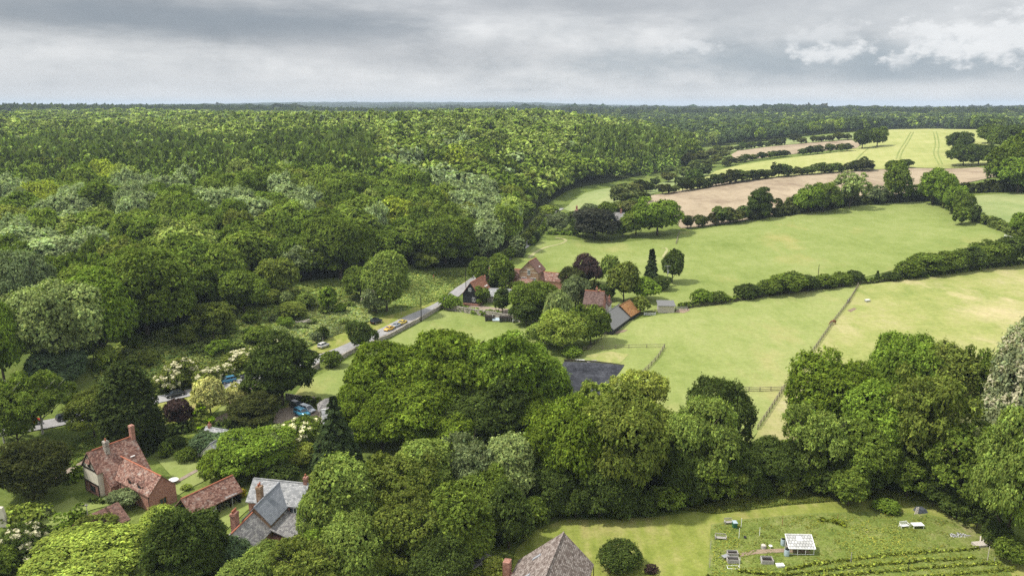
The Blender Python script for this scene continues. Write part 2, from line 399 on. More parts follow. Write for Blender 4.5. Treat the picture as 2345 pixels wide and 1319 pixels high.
sheet('front_lawn', [(20,1210),(40,1172),(110,1168),(168,1138),(182,1150),(262,1155),(210,1168),(150,1196),(95,1225)], M['lawn'], .08)
sheet('cottage_lawn', [(478,1200),(488,1168),(522,1152),(568,1138),(590,1150),(560,1175),(520,1212)], M['lawn'], .08)
sheet('far_garden_lawn', [(1070,715),(1110,698),(1180,700),(1192,722),(1120,722)], M['lawn'], .08)
sheet('verge_lawn', [(362,925),(440,908),(500,893),(530,910),(505,932),(470,962),(380,985),(362,960)], M['mown'], .07)
sheet('island_lawn', [(502,935),(530,926),(542,934),(520,948),(500,955)], M['lawn'], .12)
sheet('car_park', [(625,968),(640,938),(690,928),(735,942),(740,975),(690,985)], M['gravel'], .10)
sheet('bare_drive', [(90,1330),(108,1285),(140,1250),(170,1232),(215,1240),(190,1262),(150,1285),(130,1330)], M['gravel'], .12)
sheet('yard', [(1060,706),(1090,698),(1130,705),(1200,712),(1190,720),(1100,716)], M['gravel'], .10)
sheet('gateway_mud', [(1545,716),(1553,709),(1575,704),(1580,712),(1566,718)], M['mud'], .11)
sheet('trodden_patch', [(1402,762),(1420,757),(1438,756),(1430,761),(1410,766)], M['mud'], .11)
sheet('worn_verge', [(690,835),(730,812),(765,800),(770,806),(735,822),(700,840)], M['mud'], .09)
sheet('fence_mud', [(1940,712),(1955,706),(1962,708),(1948,716)], M['mud'], .12)
sheet('path_bare_soil', [(1690,1269),(1730,1260),(1800,1257),(1850,1262),(1856,1268),(1790,1266),(1730,1270),(1695,1276)], M['mud'], .14)
sheet('flower_bed_ground', [(1340,815),(1400,806),(1440,812),(1420,833),(1360,829)], M['dry'], .10)
ribbon('road', ROAD, 4.3, M['road'], .13, 3.0)
ribbon('driveway', [(578,878),(556,896),(540,912),(540,926),(546,936),(532,948),(505,962),(455,976),(400,985),(365,980),(300,1010),(240,1040),(190,1068),(155,1086),(110,1108)], 3.0, M['gravel'], .17, 1.5, wob=.15)
ribbon('gravel_spur', [(546,936),(590,948),(640,955)], 3.2, M['gravel'], .15, 1.5, wob=.2)
ribbon('meadow_path', [(1212,592),(1222,582),(1237,573),(1255,566),(1278,561),(1292,556),(1296,552),(1290,548),(1272,546)], 1.6, M['path'], .14, 2.0, wob=.2)
ribbon('hill_path', [(1518,590),(1524,580),(1528,572),(1524,569),(1515,570)], 1.2, M['path'], .14, 2.0, wob=.2)
ribbon('garden_path', [(402,1106),(425,1093),(448,1080),(472,1070)], 1.0, M['gravel'], .15, 1.0)
for k, ln in enumerate([[(2052,365),(2060,345),(2075,322),(2086,303)], [(2060,365),(2068,345),(2082,322),(2092,303)], [(2150,378),(2138,352),(2142,330),(2137,303)], [(2158,378),(2148,352),(2150,330),(2144,303)], [(1955,372),(1975,352),(1990,340)]]):
    ribbon('tractor_track', ln, 1.0, M['lawn'], .2, 8.0, 2)
# ---------------------------------------------------------------- foliage library (unit height, base at the origin)
M['leaf'] = leaf_mat('foliage', .28)
M['bark'] = plain('bark', (.075, .06, .045), .95, .1, var=.4, scale=6)
M['birch_bark'] = plain('pale_bark', (.42, .40, .36), .9, .1, var=.35, scale=5)
def unit(a): return a/np.maximum(np.linalg.norm(a, axis=1, keepdims=True), 1e-9)
def quads(C, Nn, s, g, asp=.62, tang=None):
    n = len(C)
    t = g.normal(size=(n, 3)) if tang is None else tang
    t = unit(np.cross(Nn, np.cross(t, Nn))+1e-9); b = np.cross(Nn, t)
    s = np.broadcast_to(np.asarray(s, float).reshape(-1, 1), (n, 1))
    V = np.stack([C+t*s, C+b*s*asp, C-t*s, C-b*s*asp], 1).reshape(-1, 3)
    return V, np.arange(4*n).reshape(-1, 4)
def tints(n, lobe, g, lo=.72, hi=1.34, hue=.12):
    t = lobe*g.uniform(lo, hi, n); h = g.normal(0, hue, n)
    c = np.stack([t*(1+h), t*(1+.25*h), t*(1-.4*h)], 1)
    return np.repeat(np.clip(c, .1, 3), 4, 0)
def lobes_to_leaves(LC, LR, n, ls, g, squash=.85, up=.45, rough=.5, spray=.16, cen=None, lt=None, cull=.74, zmin=-.45, tw=6):
    """leaves set along short twigs that stick out of every bough; a twig's leaves share a lie and a tone"""
    LC = np.asarray(LC, float); LR = np.asarray(LR, float)
    m = int(n/tw*1.9)+4
    k = g.choice(len(LR), size=m, p=LR**2/np.sum(LR**2))
    d = unit(g.normal(size=(m, 3)))
    d[:, 2] = np.where(d[:, 2] < zmin, -d[:, 2], d[:, 2])
    if cen is not None:
        out = unit(LC[k]-cen); bad = (d*out).sum(1) < -.25; d[bad] -= 2*(d[bad]*out[bad]).sum(1)[:, None]*out[bad]
    rad = LR[k]*(.70+.30*np.sqrt(g.random(m)))
    sp = g.random(m) < spray; rad[sp] *= g.uniform(1.03, 1.25, sp.sum())
    P = LC[k]+d*rad[:, None]*np.array([1, 1, squash])
    keep = np.ones(m, bool)
    for j in range(len(LR)):
        q = (P-LC[j])/np.array([1, 1, squash]); keep &= ~(((q*q).sum(1) < (cull*LR[j])**2) & (k != j))
    i = np.nonzero(keep)[0][:max(1, n//tw)]
    P, d, k = P[i], d[i], k[i]; m = len(i)
    ax = unit(d+g.normal(0, .55, (m, 3))+np.array([0, 0, .15])); ln = min(ls, .02)*g.uniform(1.2, 3.4, m)
    Nn = unit(d+np.array([0, 0, up+.3])+g.normal(0, rough*.8, (m, 3)))
    lt = g.uniform(.74, 1.28, len(LR)) if lt is None else lt
    t = g.random((m, tw)); P2 = (P[:, None]+ax[:, None]*(ln[:, None]*t)[..., None]+g.normal(0, min(ls, .03)*.5, (m, tw, 3))).reshape(-1, 3)
    N2 = unit(np.repeat(Nn, tw, 0)+g.normal(0, .25, (m*tw, 3)))
    V, Q = quads(P2, N2, ls*g.uniform(.6, 1.2, len(P2)), g)
    tone_ = np.repeat(lt[k]*np.exp(g.normal(-.03, .27, m)), tw)
    return V, Q, tints(len(P2), tone_, g, .85, 1.18, .07)
def join(*parts):
    V = []; Q = []; c = []; o = 0
    for v, q, t in parts: V.append(v); Q.append(q+o); c.append(t); o += len(v)
    return np.concatenate(V), np.concatenate(Q), np.concatenate(c)
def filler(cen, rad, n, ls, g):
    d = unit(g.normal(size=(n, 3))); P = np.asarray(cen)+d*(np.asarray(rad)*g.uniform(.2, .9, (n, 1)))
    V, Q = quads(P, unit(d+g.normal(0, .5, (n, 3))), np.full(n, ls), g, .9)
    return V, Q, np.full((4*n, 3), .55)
def fib(n, g, jit=.25):
    i = np.arange(n)+.5; ph = np.arccos(1-2*i/n); th = math.pi*(1+5**.5)*i+g.uniform(0, 6.28)
    return unit(np.stack([np.cos(th)*np.sin(ph), np.sin(th)*np.sin(ph), np.cos(ph)], 1)+g.normal(0, jit, (n, 3)))
def broad(seed, n, ls, nl=30, w=.5, h0=.2, squash=.82, lr=(.26, .46), top=0., rough=.5, spray=.16, rag=.12, up=.45):
    g = np.random.default_rng(seed)
    d = fib(int(nl*1.35), g); d = d[d[:, 2] > -.72][:max(nl, 5)]
    rz = (1-h0)/2; c = np.array([0, 0, h0+rz]); R = np.array([w, w, rz]); m = (w+rz)/2
    r = m*g.uniform(lr[0], lr[1], len(d))
    s = np.sign(d)*np.abs(d)**.8; s = s/np.maximum(1, np.linalg.norm(s, axis=1, keepdims=True))
    ph = g.uniform(0, 6.28, 6); az = np.arctan2(d[:, 1], d[:, 0])      # no crown is a ball: bulges, hollows and a lean of its own
    bulge = 1+.13*np.sin(2*az+ph[0]+1.5*d[:, 2])+.09*np.sin(3*az+ph[1]-2*d[:, 2])+.08*np.sin(5*d[:, 2]+ph[2]+az)
    LC = c+s*(R-r[:, None]*.9)*(g.uniform(1-rag, 1+rag*.6, len(d))*bulge)[:, None]
    LC[:, :2] += (LC[:, 2:]-c[2])*g.normal(0, .12, 2)
    LC[:, :2] *= (1-top*np.clip((LC[:, 2:]-c[2])/rz, -1, 1))
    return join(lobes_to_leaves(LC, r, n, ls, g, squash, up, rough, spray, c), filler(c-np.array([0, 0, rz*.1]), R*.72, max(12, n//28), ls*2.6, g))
def conifer(seed, n, ls, w=.2, h0=.06, p=.85, droop=.35, nb=90, up=.75, lo=.72, hi=1.3):
    g = np.random.default_rng(seed)
    z = np.sort(1-(1-h0)*np.sqrt(g.random(nb)))[::-1]; az = np.arange(nb)*2.39996+g.uniform(-.4, .4, nb)
    L = w*(1-z)**p*g.uniform(.78, 1.14, nb)+.012
    k = g.choice(nb, size=n, p=(L+.01)/np.sum(L+.01))
    t = g.random(n)**.6; lat = g.normal(0, .17, n)*L[k]*(1.15-t*.6); vz = g.normal(0, .02, n)
    r = L[k]*t; ca, sa = np.cos(az[k]), np.sin(az[k])
    P = np.stack([ca*r-sa*lat, sa*r+ca*lat, z[k]-droop*r*(.6+.4*t)+vz*.5], 1)
    Nn = unit(np.stack([ca*.5, sa*.5, np.full(n, up)], 1)+g.normal(0, .4, (n, 3)))
    tang = np.stack([ca, sa, np.full(n, -droop)], 1)+g.normal(0, .4, (n, 3))
    V, Q = quads(P, Nn, ls*g.uniform(.7, 1.25, n), g, .5, tang)
    cl = tints(n, g.uniform(.88, 1.2, nb)[k]*(.9+.3*t), g, lo, hi, .07)
    m = max(10, n//30); zz = h0+(1-h0)*g.random(m)**1.5*.92; rr = w*(1-zz)**p*.45*g.random(m); aa = g.uniform(0, 6.28, m)
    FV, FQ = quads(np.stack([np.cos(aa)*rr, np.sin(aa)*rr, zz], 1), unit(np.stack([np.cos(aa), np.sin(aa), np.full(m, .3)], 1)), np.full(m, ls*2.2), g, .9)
    return join((V, Q, cl), (FV, FQ, np.full((4*m, 3), .5)))
def cypress(seed, n, ls, w=.2, h0=.02):
    g = np.random.default_rng(seed); nb = 70
    z = h0+(1-h0)*g.random(nb)**.9*.93; prof = w*np.clip((1-z)*1.9, 0, 1)**.55*np.clip(.72+z*1.2, 0, 1)
    az = np.arange(nb)*2.39996; r = prof*.55
    LC = np.stack([np.cos(az)*r, np.sin(az)*r, z], 1)
    return join(lobes_to_leaves(LC, prof*.5+.02, n, ls, g, 1.5, .5, .45, .25, np.array([0, 0, .3]), cull=.6), filler((0, 0, .42), (w*.7, w*.7, .42), n//25, ls*2.4, g))
def willow(seed, n, ls, w=.5, h0=.06):
    g = np.random.default_rng(seed); ns = 150
    A = broad(seed, n//2, ls, 24, w*.88, .35, .8)
    az = g.uniform(0, 6.28, ns); r0 = w*np.sqrt(g.random(ns))*.95; zt = .55+.42*np.sqrt(np.clip(1-(r0/w)**2, 0, 1)); Ls = (zt-h0)*g.uniform(.35, .95, ns)*(.35+.65*r0/w)
    k = g.choice(ns, size=n//2, p=Ls/Ls.sum()); t = g.random(len(k)); r = r0[k]*(1+.12*np.sin(t*3.1)); 
    P = np.stack([np.cos(az[k])*r, np.sin(az[k])*r, zt[k]-Ls[k]*t], 1)+g.normal(0, .012, (len(k), 3))
    Nn = unit(np.stack([np.cos(az[k]), np.sin(az[k]), np.full(len(k), .35)], 1)+g.normal(0, .35, (len(k), 3)))
    V, Q = quads(P, Nn, ls*1.25*g.uniform(.7, 1.2, len(k)), g, .34, np.tile([0, 0, -1.], (len(k), 1))+g.normal(0, .2, (len(k), 3)))
    return join(A, (V, Q, tints(len(k), g.uniform(.8, 1.25, ns)[k], g)))
def bush(seed, n, ls, nl=16, w=.6, squash=.85):
    g = np.random.default_rng(seed)
    d = fib(nl*2, g); d = d[d[:, 2] > -.1][:nl]; r = g.uniform(.2, .36, len(d))*(w+.5)/1.1
    LC = np.array([0, 0, .30])+d*(np.array([w, w, .68])-r[:, None])*g.uniform(.85, 1.08, (len(d), 1))
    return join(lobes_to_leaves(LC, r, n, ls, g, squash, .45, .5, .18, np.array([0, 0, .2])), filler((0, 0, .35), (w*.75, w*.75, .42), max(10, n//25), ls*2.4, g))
def trunk_mb(seed, w, h0, top=.72, r=.022, limbs=6):
    g = random.Random(seed); b = MB(); p = Vector((0, 0, -.03)); rr = r*1.25
    for i in range(5):
        q = Vector((g.uniform(-.015, .015)*i, g.uniform(-.015, .015)*i, top*(i+1)/5)); b.tube(p, q, rr, rr*.8, 7, False); p = q; rr *= .8
    for k in range(limbs):
        z = h0+(top-h0)*(k/limbs)*.9; a = k*2.4+g.uniform(-.4, .4); e_ = .75 if limbs < 12 else g.uniform(.8, 1.06); q = Vector((math.cos(a)*w*e_, math.sin(a)*w*e_, min(.95, z+.25+g.uniform(0, .14)))); s = Vector((0, 0, z))
        m_ = (s+q)/2+Vector((0, 0, -.02)); b.tube(s, m_, r*.55, r*.36, 5, False); b.tube(m_, q, r*.36, r*.1, 5, False)
    return b
# kinds: generator, half width of the unit crown, trunk (first branch height, radius) or None
def _gen(kind, v, lod):
    n = (38000, 13000, 3200, 520)[lod]; ls = (.0162, .028, .055, .12)[lod]; nl = (52, 36, 22, 12)[lod]; s = 100*lod+v*7+sum(map(ord, kind))
    if kind == 'round': return broad(s, n, ls, nl, .5, .08, rough=.42)
    if kind == 'tall': return broad(s, n, ls, nl, .36, .14, .9, (.3, .5), .18)
    if kind == 'oak': return broad(s, n, ls, int(nl*1.25), .58, .1, .72, (.22, .38), -.05, rough=.42)
    if kind == 'beech': return broad(s, int(n*1.35), ls, int(nl*1.7), .52, .1, .5, (.2, .36), .05, .55, .3, .16, .3)
    if kind == 'airy': return broad(s, int(n*.5), ls, int(nl*.9), .46, .16, .7, (.16, .30), .05, .8, .35, .22)
    if kind == 'spire': return conifer(s, int(n*.9), ls*1.15, .2, .04, .85, .45, (200, 120, 60, 30)[lod])
    if kind == 'spruce': return conifer(s, int(n*.9), ls*1.1, .24, .03, .95, .5, (220, 130, 60, 30)[lod])
    if kind == 'larch': return conifer(s, int(n*.4), ls*1.15, .26, .06, .85, .25, (150, 70, 45, 22)[lod], .6)
    if kind == 'cedar': return broad(s, int(n*1.1), ls, int(nl*1.4), .42, .06, .38, (.2, .36), .25, .6, .35, .2)
    if kind == 'cypress': return cypress(s, n, ls*.9, .23)
    if kind == 'willow': return willow(s, n, ls)
    if kind == 'poplar': return broad(s, n, ls, int(nl*1.2), .28, .05, 1.0, (.28, .5), .25)
    if kind == 'bush': return bush(s, int(n*.5), ls*1.35, (26, 18, 14, 9)[lod])
    if kind == 'lowbush': return bush(s, int(n*.4), ls*1.5, (22, 16, 12, 8)[lod], .9)
HALF = dict(round=.5, tall=.36, oak=.58, beech=.52, airy=.46, spire=.2, spruce=.24, larch=.26, cedar=.42, cypress=.23, willow=.5, poplar=.28, bush=.6, lowbush=.9)
TRUNK = dict(round=(.16, .022), tall=(.14, .018), oak=(.22, .028), beech=(.1, .026), airy=(.16, .016), spire=(.04, .013), spruce=(.03, .014), larch=(.12, .012), cedar=(.06, .02), cypress=(.02, .016), willow=(.06, .024), poplar=(.05, .016), bush=(.0, .02), lowbush=(.0, .02))
_cache = {}
def proto(kind, v, lod, flower=None):
    k = (kind, v, lod, flower)
    if k not in _cache:
        V, Q, c = _gen(kind, v, lod)
        if flower:
            rgb, frac, size = flower
            g = np.random.default_rng(v+5); n = len(Q)
            z = V.reshape(-1, 4, 3).mean(1); r = np.hypot(z[:, 0], z[:, 1])
            # blossom comes in heads: pick clumps of leaves near random points of the crown
            seeds = z[g.choice(n, max(6, int(n*frac*.012)))]
            d = np.min(np.linalg.norm(z[:, None]-seeds[None], axis=2), 1)
            f = (d < np.quantile(d, frac)) & (g.random(n) < .75)
            c = c.reshape(-1, 4, 3); c[f] = np.array(rgb)*g.uniform(.8, 1.15, (int(f.sum()), 1, 1)); c = c.reshape(-1, 3)
            VV = V.reshape(-1, 4, 3); m = VV.mean(1, keepdims=True); VV[f] = m[f]+(VV[f]-m[f])*size; V = VV.reshape(-1, 3)
        _cache[k] = mesh_np(kind+'_crown', V, Q, [M['leaf']], col=c)
    return _cache[k]
def trunk_proto(kind, v, bark='bark'):
    k = ('trunk', kind, v, bark)
    if k not in _cache:
        h0, r = TRUNK[kind]; lim = 7 if r > .012 and kind not in ('spire', 'spruce', 'cypress', 'larch') else 0
        if kind == 'airy': lim = 16
        _cache[k] = trunk_mb(v+3, HALF[kind], h0, .7 if lim else .9, r, lim).mesh(kind+'_trunk', M[bark], True)
    return _cache[k]
def whole_proto(kind, v, lod):
    """crown and stem in one mesh, for trees a few pixels wide"""
    k = ('whole', kind, v, lod)
    if k not in _cache:
        V, Q, c = _gen(kind, v, lod); h0, r = TRUNK[kind]
        a = np.linspace(0, 2*math.pi, 6)[:-1]; ring = np.stack([np.cos(a), np.sin(a)], 1); t = .55
        TV = np.concatenate([np.column_stack([ring*r, np.full(5, -.03)]), np.column_stack([ring*r*.6, np.full(5, t)])])
        TQ = np.array([(i, (i+1) % 5, 5+(i+1) % 5, 5+i) for i in range(5)])+len(V)
        _cache[k] = mesh_np(kind+'_tree', np.concatenate([V, TV]), np.concatenate([Q, TQ]), [M['leaf'], M['bark']],
                            np.concatenate([np.zeros(len(Q)), np.ones(5)]), np.concatenate([c, np.ones((10, 3))]))
    return _cache[k]
_rt = random.Random(11)
def tree(name, kind, pos, h, wid, color, label=None, cat='tree', lod=1, v=None, group=None, flower=None, bark='bark', whole=False, lean=0., rz=None):
    v = _rt.randrange(4) if v is None else v
    rz = _rt.uniform(0, 6.28) if rz is None else rz
    sx = wid/(2*HALF[kind]); sc = (sx, sx*_rt.uniform(.92, 1.08), h)
    col = (*[max(0.004, c) for c in color], 1)
    if whole:
        o = link(name, whole_proto(kind, v, lod)); o.location = pos; o.scale = sc; o.rotation_euler = (0, 0, rz); o.color = col
        return tag(o, label, cat, group)
    e = empty(name, pos, rz); tag(e, label, cat, group)
    c = link('crown', proto(kind, v, lod, flower), e); c.scale = sc; c.color = col
    t = link('trunk' if cat == 'tree' else 'stem', trunk_proto(kind, v, bark), e); t.scale = (min(sx, h), min(sx, h), h)
    if lean: e.rotation_euler = (lean, 0, rz)
    return e
def T(u, vt, vb, w, kind, color, label, name='tree', cat='tree', lod=None, **k):
    """a tree read off the photo: its foot at (u, vb), its top at row vt, w photo pixels wide"""
    vb -= w*.35*math.sin(math.atan((vb-659.5)/F)+PITCH)      # the crown's near side hangs below its foot
    p = at(u, vb); dep = proj(*p)[2]; h = height_to(p, vt); wid = w*dep/F
    if lod is None: lod = 0 if w > 105 else (1 if w > 42 else 2)
    return tree(name, kind, p, h, wid, color, label, cat, lod, **k)
def hedge(name, px, wid, h, color, label, seed=1, ls=.3, dens=26, cat='hedge', world=None, wob=.2, group=None, flower=None):
    L = smooth_line(world or wpts(px), wid*.55); g = np.random.default_rng(seed); o = L[len(L)//2]
    oz = gz(o.x, o.y); LC = []; LR = []
    for p in L:
        for j in range(2):
            r = wid*g.uniform(.36, .58); z = gz(p.x, p.y)-oz
            LC.append((p.x-o.x+g.normal(0, wid*.16), p.y-o.y+g.normal(0, wid*.16), z+(h-r)*(1-j*.55)*g.uniform(1-wob, 1+wob*.5))); LR.append(r)
    n = int(len(L)*dens*wid*h/ls**.5)
    V, Q, c = lobes_to_leaves(LC, LR, n, ls, g, 1.0, .4, .5, .18, cull=.7)
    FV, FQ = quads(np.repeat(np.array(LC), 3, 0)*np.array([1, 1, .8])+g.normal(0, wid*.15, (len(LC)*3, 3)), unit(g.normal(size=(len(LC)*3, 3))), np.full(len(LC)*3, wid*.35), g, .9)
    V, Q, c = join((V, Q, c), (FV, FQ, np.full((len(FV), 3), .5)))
    if flower is not None:
        f = g.random(len(Q)) < flower[1]; c = c.reshape(-1, 4, 3); c[f] = np.array(flower[0]); c = c.reshape(-1, 3)
    ob = link(name, mesh_np(name, V, Q, [M['leaf']], col=c), loc=(o.x, o.y, oz)); ob.color = (*color, 1)
    return tag(ob, label, cat, group)
def cover(name, world, n, ls, color, seed=3, hmax=.6, asp=.6, clump=.0, up=.8, kind='stuff'):
    """low leafy growth over a piece of ground"""
    g = np.random.default_rng(seed); xs = [p[0] for p in world]; ys = [p[1] for p in world]
    x = g.uniform(min(xs), max(xs), n*3); y = g.uniform(min(ys), max(ys), n*3); k = inside(world, x, y); x = x[k][:n]; y = y[k][:n]
    q = np.sin(x*.9+np.sin(y*.7)*1.7)*np.sin(y*1.1+np.sin(x*.6)*1.3); q2 = np.sin(x*.23+1)*np.sin(y*.19+.5)
    hh = hmax*(.35+.65*np.clip(.5+.4*q+.3*q2, 0, 1)**1.4); z = hgt(x, y)+hh*g.uniform(.1, 1, len(x))
    o = (float(np.mean(x)), float(np.mean(y)), 0)
    Nn = unit(np.stack([np.zeros(len(x)), np.zeros(len(x)), np.full(len(x), up*2)], 1)+g.normal(0, .5, (len(x), 3)))
    V, Q = quads(np.stack([x-o[0], y-o[1], z], 1), Nn, ls*g.uniform(.6, 1.4, len(x)), g, asp)
    ob = link(name, mesh_np(name, V, Q, [M['leaf']], col=tints(len(x), .85+.35*q2+.15*q, g, .7, 1.35, .15)), loc=o); ob.color = (*color, 1)
    return tag(ob, None, None, None, kind)
# ---------------------------------------------------------------- the hillside wood and the far woods
OAK_SHADED = (.108, .165, .028); MID = (.15, .215, .04); LIGHT = (.24, .315, .085); PALE = (.235, .31, .155); YEL = (.245, .31, .045); LARCH = (.235, .335, .085); DARK = (.055, .085, .02); OLIVE = (.15, .19, .04); FAR = (.080, .120, .048)
EDGE = [(-160,740),(0,730),(120,740),(260,765),(330,770),(420,742),(500,705),(590,668),(640,652),(700,645),(780,636),(870,618),(950,606),(1000,614),(1080,612),(1125,592),(1165,566),(1195,536),(1225,496),(1262,462),(1300,438),(1345,426),(1400,418),(1440,408),(1500,398),(1560,380),(1588,365)]
WOOD = wpts(EDGE)+[(225, 930), (190, 1080), (90, 1350), (-200, 1650), (-1500, 1650), (-900, 500), (-400, 250)]
KEEP = [wpts(q) for q in (
 [(1590,356),(1640,341),(1790,322),(1870,313),(1950,304),(2040,297),(2160,295),(2255,299),(2345,296),(2420,296),(2420,420),(1600,440)],)]
def scatter(poly, spacing, rmin, rmax, seed, vis=True):
    g = np.random.default_rng(seed); xs = [p[0] for p in poly]; ys = [p[1] for p in poly]
    gx, gy = np.meshgrid(np.arange(float(min(xs)), max(xs), spacing), np.arange(float(min(ys)), max(ys), spacing*.9)); gx = gx.copy(); gx[1::2] += spacing/2
    x = (gx+g.uniform(-.36, .36, gx.shape)*spacing).ravel(); y = (gy+g.uniform(-.36, .36, gx.shape)*spacing).ravel()
    r = np.hypot(x, y); k = (r > rmin) & (r <= rmax) & (y > 40) & inside(poly, x, y)
    x, y = x[k], y[k]
    if vis:
        z = hgt(x, y); u = 1172.5+F*x/(y*CP-(z+8-H)*SP); k = (u > -70) & (u < 2415); x, y = x[k], y[k]
    return x, y
def fuzz(x, y, s=1.):
    return np.sin(x*.021*s+1.3*np.sin(y*.017*s))*np.sin(y*.026*s+1.1*np.sin(x*.013*s+2))
ORD = 'first second third fourth fifth sixth seventh eighth ninth tenth eleventh twelfth thirteenth fourteenth fifteenth sixteenth seventeenth eighteenth nineteenth twentieth'.split()
TEN = {2: 'twenty', 3: 'thirty', 4: 'forty', 5: 'fifty', 6: 'sixty', 7: 'seventy', 8: 'eighty', 9: 'ninety'}
def ordinal(n):
    if n <= 20: return ORD[n-1]
    if n > 99: return 'hundred-and-'+ordinal(n-100) if n > 100 else 'hundredth'
    if n % 10 == 0: return TEN[n//10][:-1]+'ieth'
    return TEN[n//10]+'-'+ORD[n % 10-1]
LANDMARK = [(70, 'the birch beside the lane'), (175, 'the big pale ash'), (265, 'the tile-roofed manor'), (350, 'the dark cypress behind the manor'), (420, 'the black saloon'), (545, 'the blue hatchback'), (600, 'the black estate car'),
 (690, 'the cedar beside the road'), (770, 'the white hatchback'), (850, 'the round tree beside the road'), (930, 'the yellow cars'), (1010, 'the shrub at the wall corner'), (1095, 'the black barn'), (1150, 'the two garden trees'), (1240, 'the brick gabled house'), (1340, 'the copper beech'), (9999, 'the two dark conifers')]
def landmark(u):
    for i, (lim, nm) in enumerate(LANDMARK):
        if u < lim: return i, nm
TONES = [(OAK_SHADED, 'dark green'), (MID, 'mid-green'), (LIGHT, 'light green'), (PALE, 'pale silvery-green'), (YEL, 'yellow-green'), (DARK, 'blackish-green'), (OLIVE, 'olive-green')]
def tone(c): return min(TONES, key=lambda t: sum((math.log(a/b))**2 for a, b in zip(t[0], c)))[1]
PALE_AT = [(40,415,70),(110,445,50),(170,440,50),(20,500,60),(90,505,60),(150,520,50),(300,410,45),(270,450,45),(480,450,45),(560,440,40),(640,425,30),(1060,395,40),(1085,430,45),(1120,460,45),(1120,500,40),(1000,385,30),(860,470,30),(400,385,30),(700,440,25),(930,350,25)]
YEL_AT = [(95,428,25),(240,382,25),(220,388,20),(1015,440,22),(1045,350,20),(905,455,20),(520,650,30)]
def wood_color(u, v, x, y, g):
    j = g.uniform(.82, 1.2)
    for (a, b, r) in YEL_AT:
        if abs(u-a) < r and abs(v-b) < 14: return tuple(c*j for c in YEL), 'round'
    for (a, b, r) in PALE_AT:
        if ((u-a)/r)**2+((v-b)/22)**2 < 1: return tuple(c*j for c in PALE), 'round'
    t = np.clip((430-v)/150, 0, 1)+.25*fuzz(x, y)+g.normal(0, .16)  # cloud shadow on nearer canopy, sun on the far: both painted into leaf colour
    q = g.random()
    if t < .30: c = OAK_SHADED if q < .68 else (MID if q < .88 else (OLIVE if q < .96 else LIGHT))
    elif t < .62: c = MID if q < .5 else (OAK_SHADED if q < .7 else (OLIVE if q < .8 else (LIGHT if q < .99 else PALE)))
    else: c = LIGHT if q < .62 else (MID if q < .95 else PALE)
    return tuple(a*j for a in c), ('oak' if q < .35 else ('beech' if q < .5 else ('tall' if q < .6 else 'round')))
def in_belt(u, v):
    return (v < 392-.02*u+14*math.sin(u*.018) and v > 302+8*math.sin(u*.013+1) and u < 860) or (1330 < u < 1580 and 285 < v < 352 and v > 285+(u-1330)*.05)
def build_wood():
    g = np.random.default_rng(5)
    x, y = scatter(WOOD, 12.0, 0, 1650, 21); z = hgt(x, y)
    items = []; lar = []
    for a, b, c in zip(x, y, z):
        u, v, dep = proj(a, b, c+17)
        if in_belt(u, v) and g.random() < .93: continue
        if dep > 1000 and g.random() < .25: continue
        items.append((dep, a, b, c, u, v))
    x, y = scatter(WOOD, 7.6, 380, 1000, 22); z = hgt(x, y)
    for a, b, c in zip(x, y, z):
        u, v, dep = proj(a, b, c+17)
        if in_belt(u, v): lar.append((dep, a, b, c, u, v))
    items.sort(); lar.sort()
    front = [i for i in items if i[0] < 330]
    count = {}
    mass = {1: [], 2: []}
    for n, (dep, a, b, c, u, v) in enumerate(items):
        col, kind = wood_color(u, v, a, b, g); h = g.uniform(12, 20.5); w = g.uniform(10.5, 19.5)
        if dep < 300: h *= .92
        if dep > 700: h *= 1+.3*fuzz(a, b, .5)
        if n < 285 and -60 < u < 2400:
            li, nm = landmark(u); count[li] = count.get(li, 0)+1
            lab = f"{tone(col)} {'spreading' if w > 15 else 'round'} tree, {ordinal(count[li])} back into the wood above {nm}"
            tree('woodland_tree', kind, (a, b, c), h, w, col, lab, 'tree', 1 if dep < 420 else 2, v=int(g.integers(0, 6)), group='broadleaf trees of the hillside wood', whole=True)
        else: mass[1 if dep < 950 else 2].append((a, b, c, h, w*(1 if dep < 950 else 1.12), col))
    count = {}; lm = []
    for n, (dep, a, b, c, u, v) in enumerate(lar):
        t = g.random(); j = g.uniform(.75, 1.25); col = tuple(q*j for q in (LARCH if t < .75 else ((.17, .245, .06) if t < .9 else LIGHT))); h = g.uniform(14, 21); w = g.uniform(8, 11.5)
        if n < 230:
            li, nm = landmark(u); count[li] = count.get(li, 0)+1
            lab = f"{'tall' if h > 17.5 else 'short'} pointed larch, {ordinal(count[li])} back in the larch belt above {nm}"
            tree('larch', 'larch', (a, b, c), h, w, col, lab, 'larch', 1, v=int(g.integers(0, 5)), group='larches of the hillside belt', whole=True)
        else: lm.append((a, b, c, h, w, col))
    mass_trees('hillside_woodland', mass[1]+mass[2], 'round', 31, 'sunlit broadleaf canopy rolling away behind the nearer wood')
    mass_trees('larch_plantation', lm, 'larch', 32, 'ranks of pointed larches behind the front of the belt')
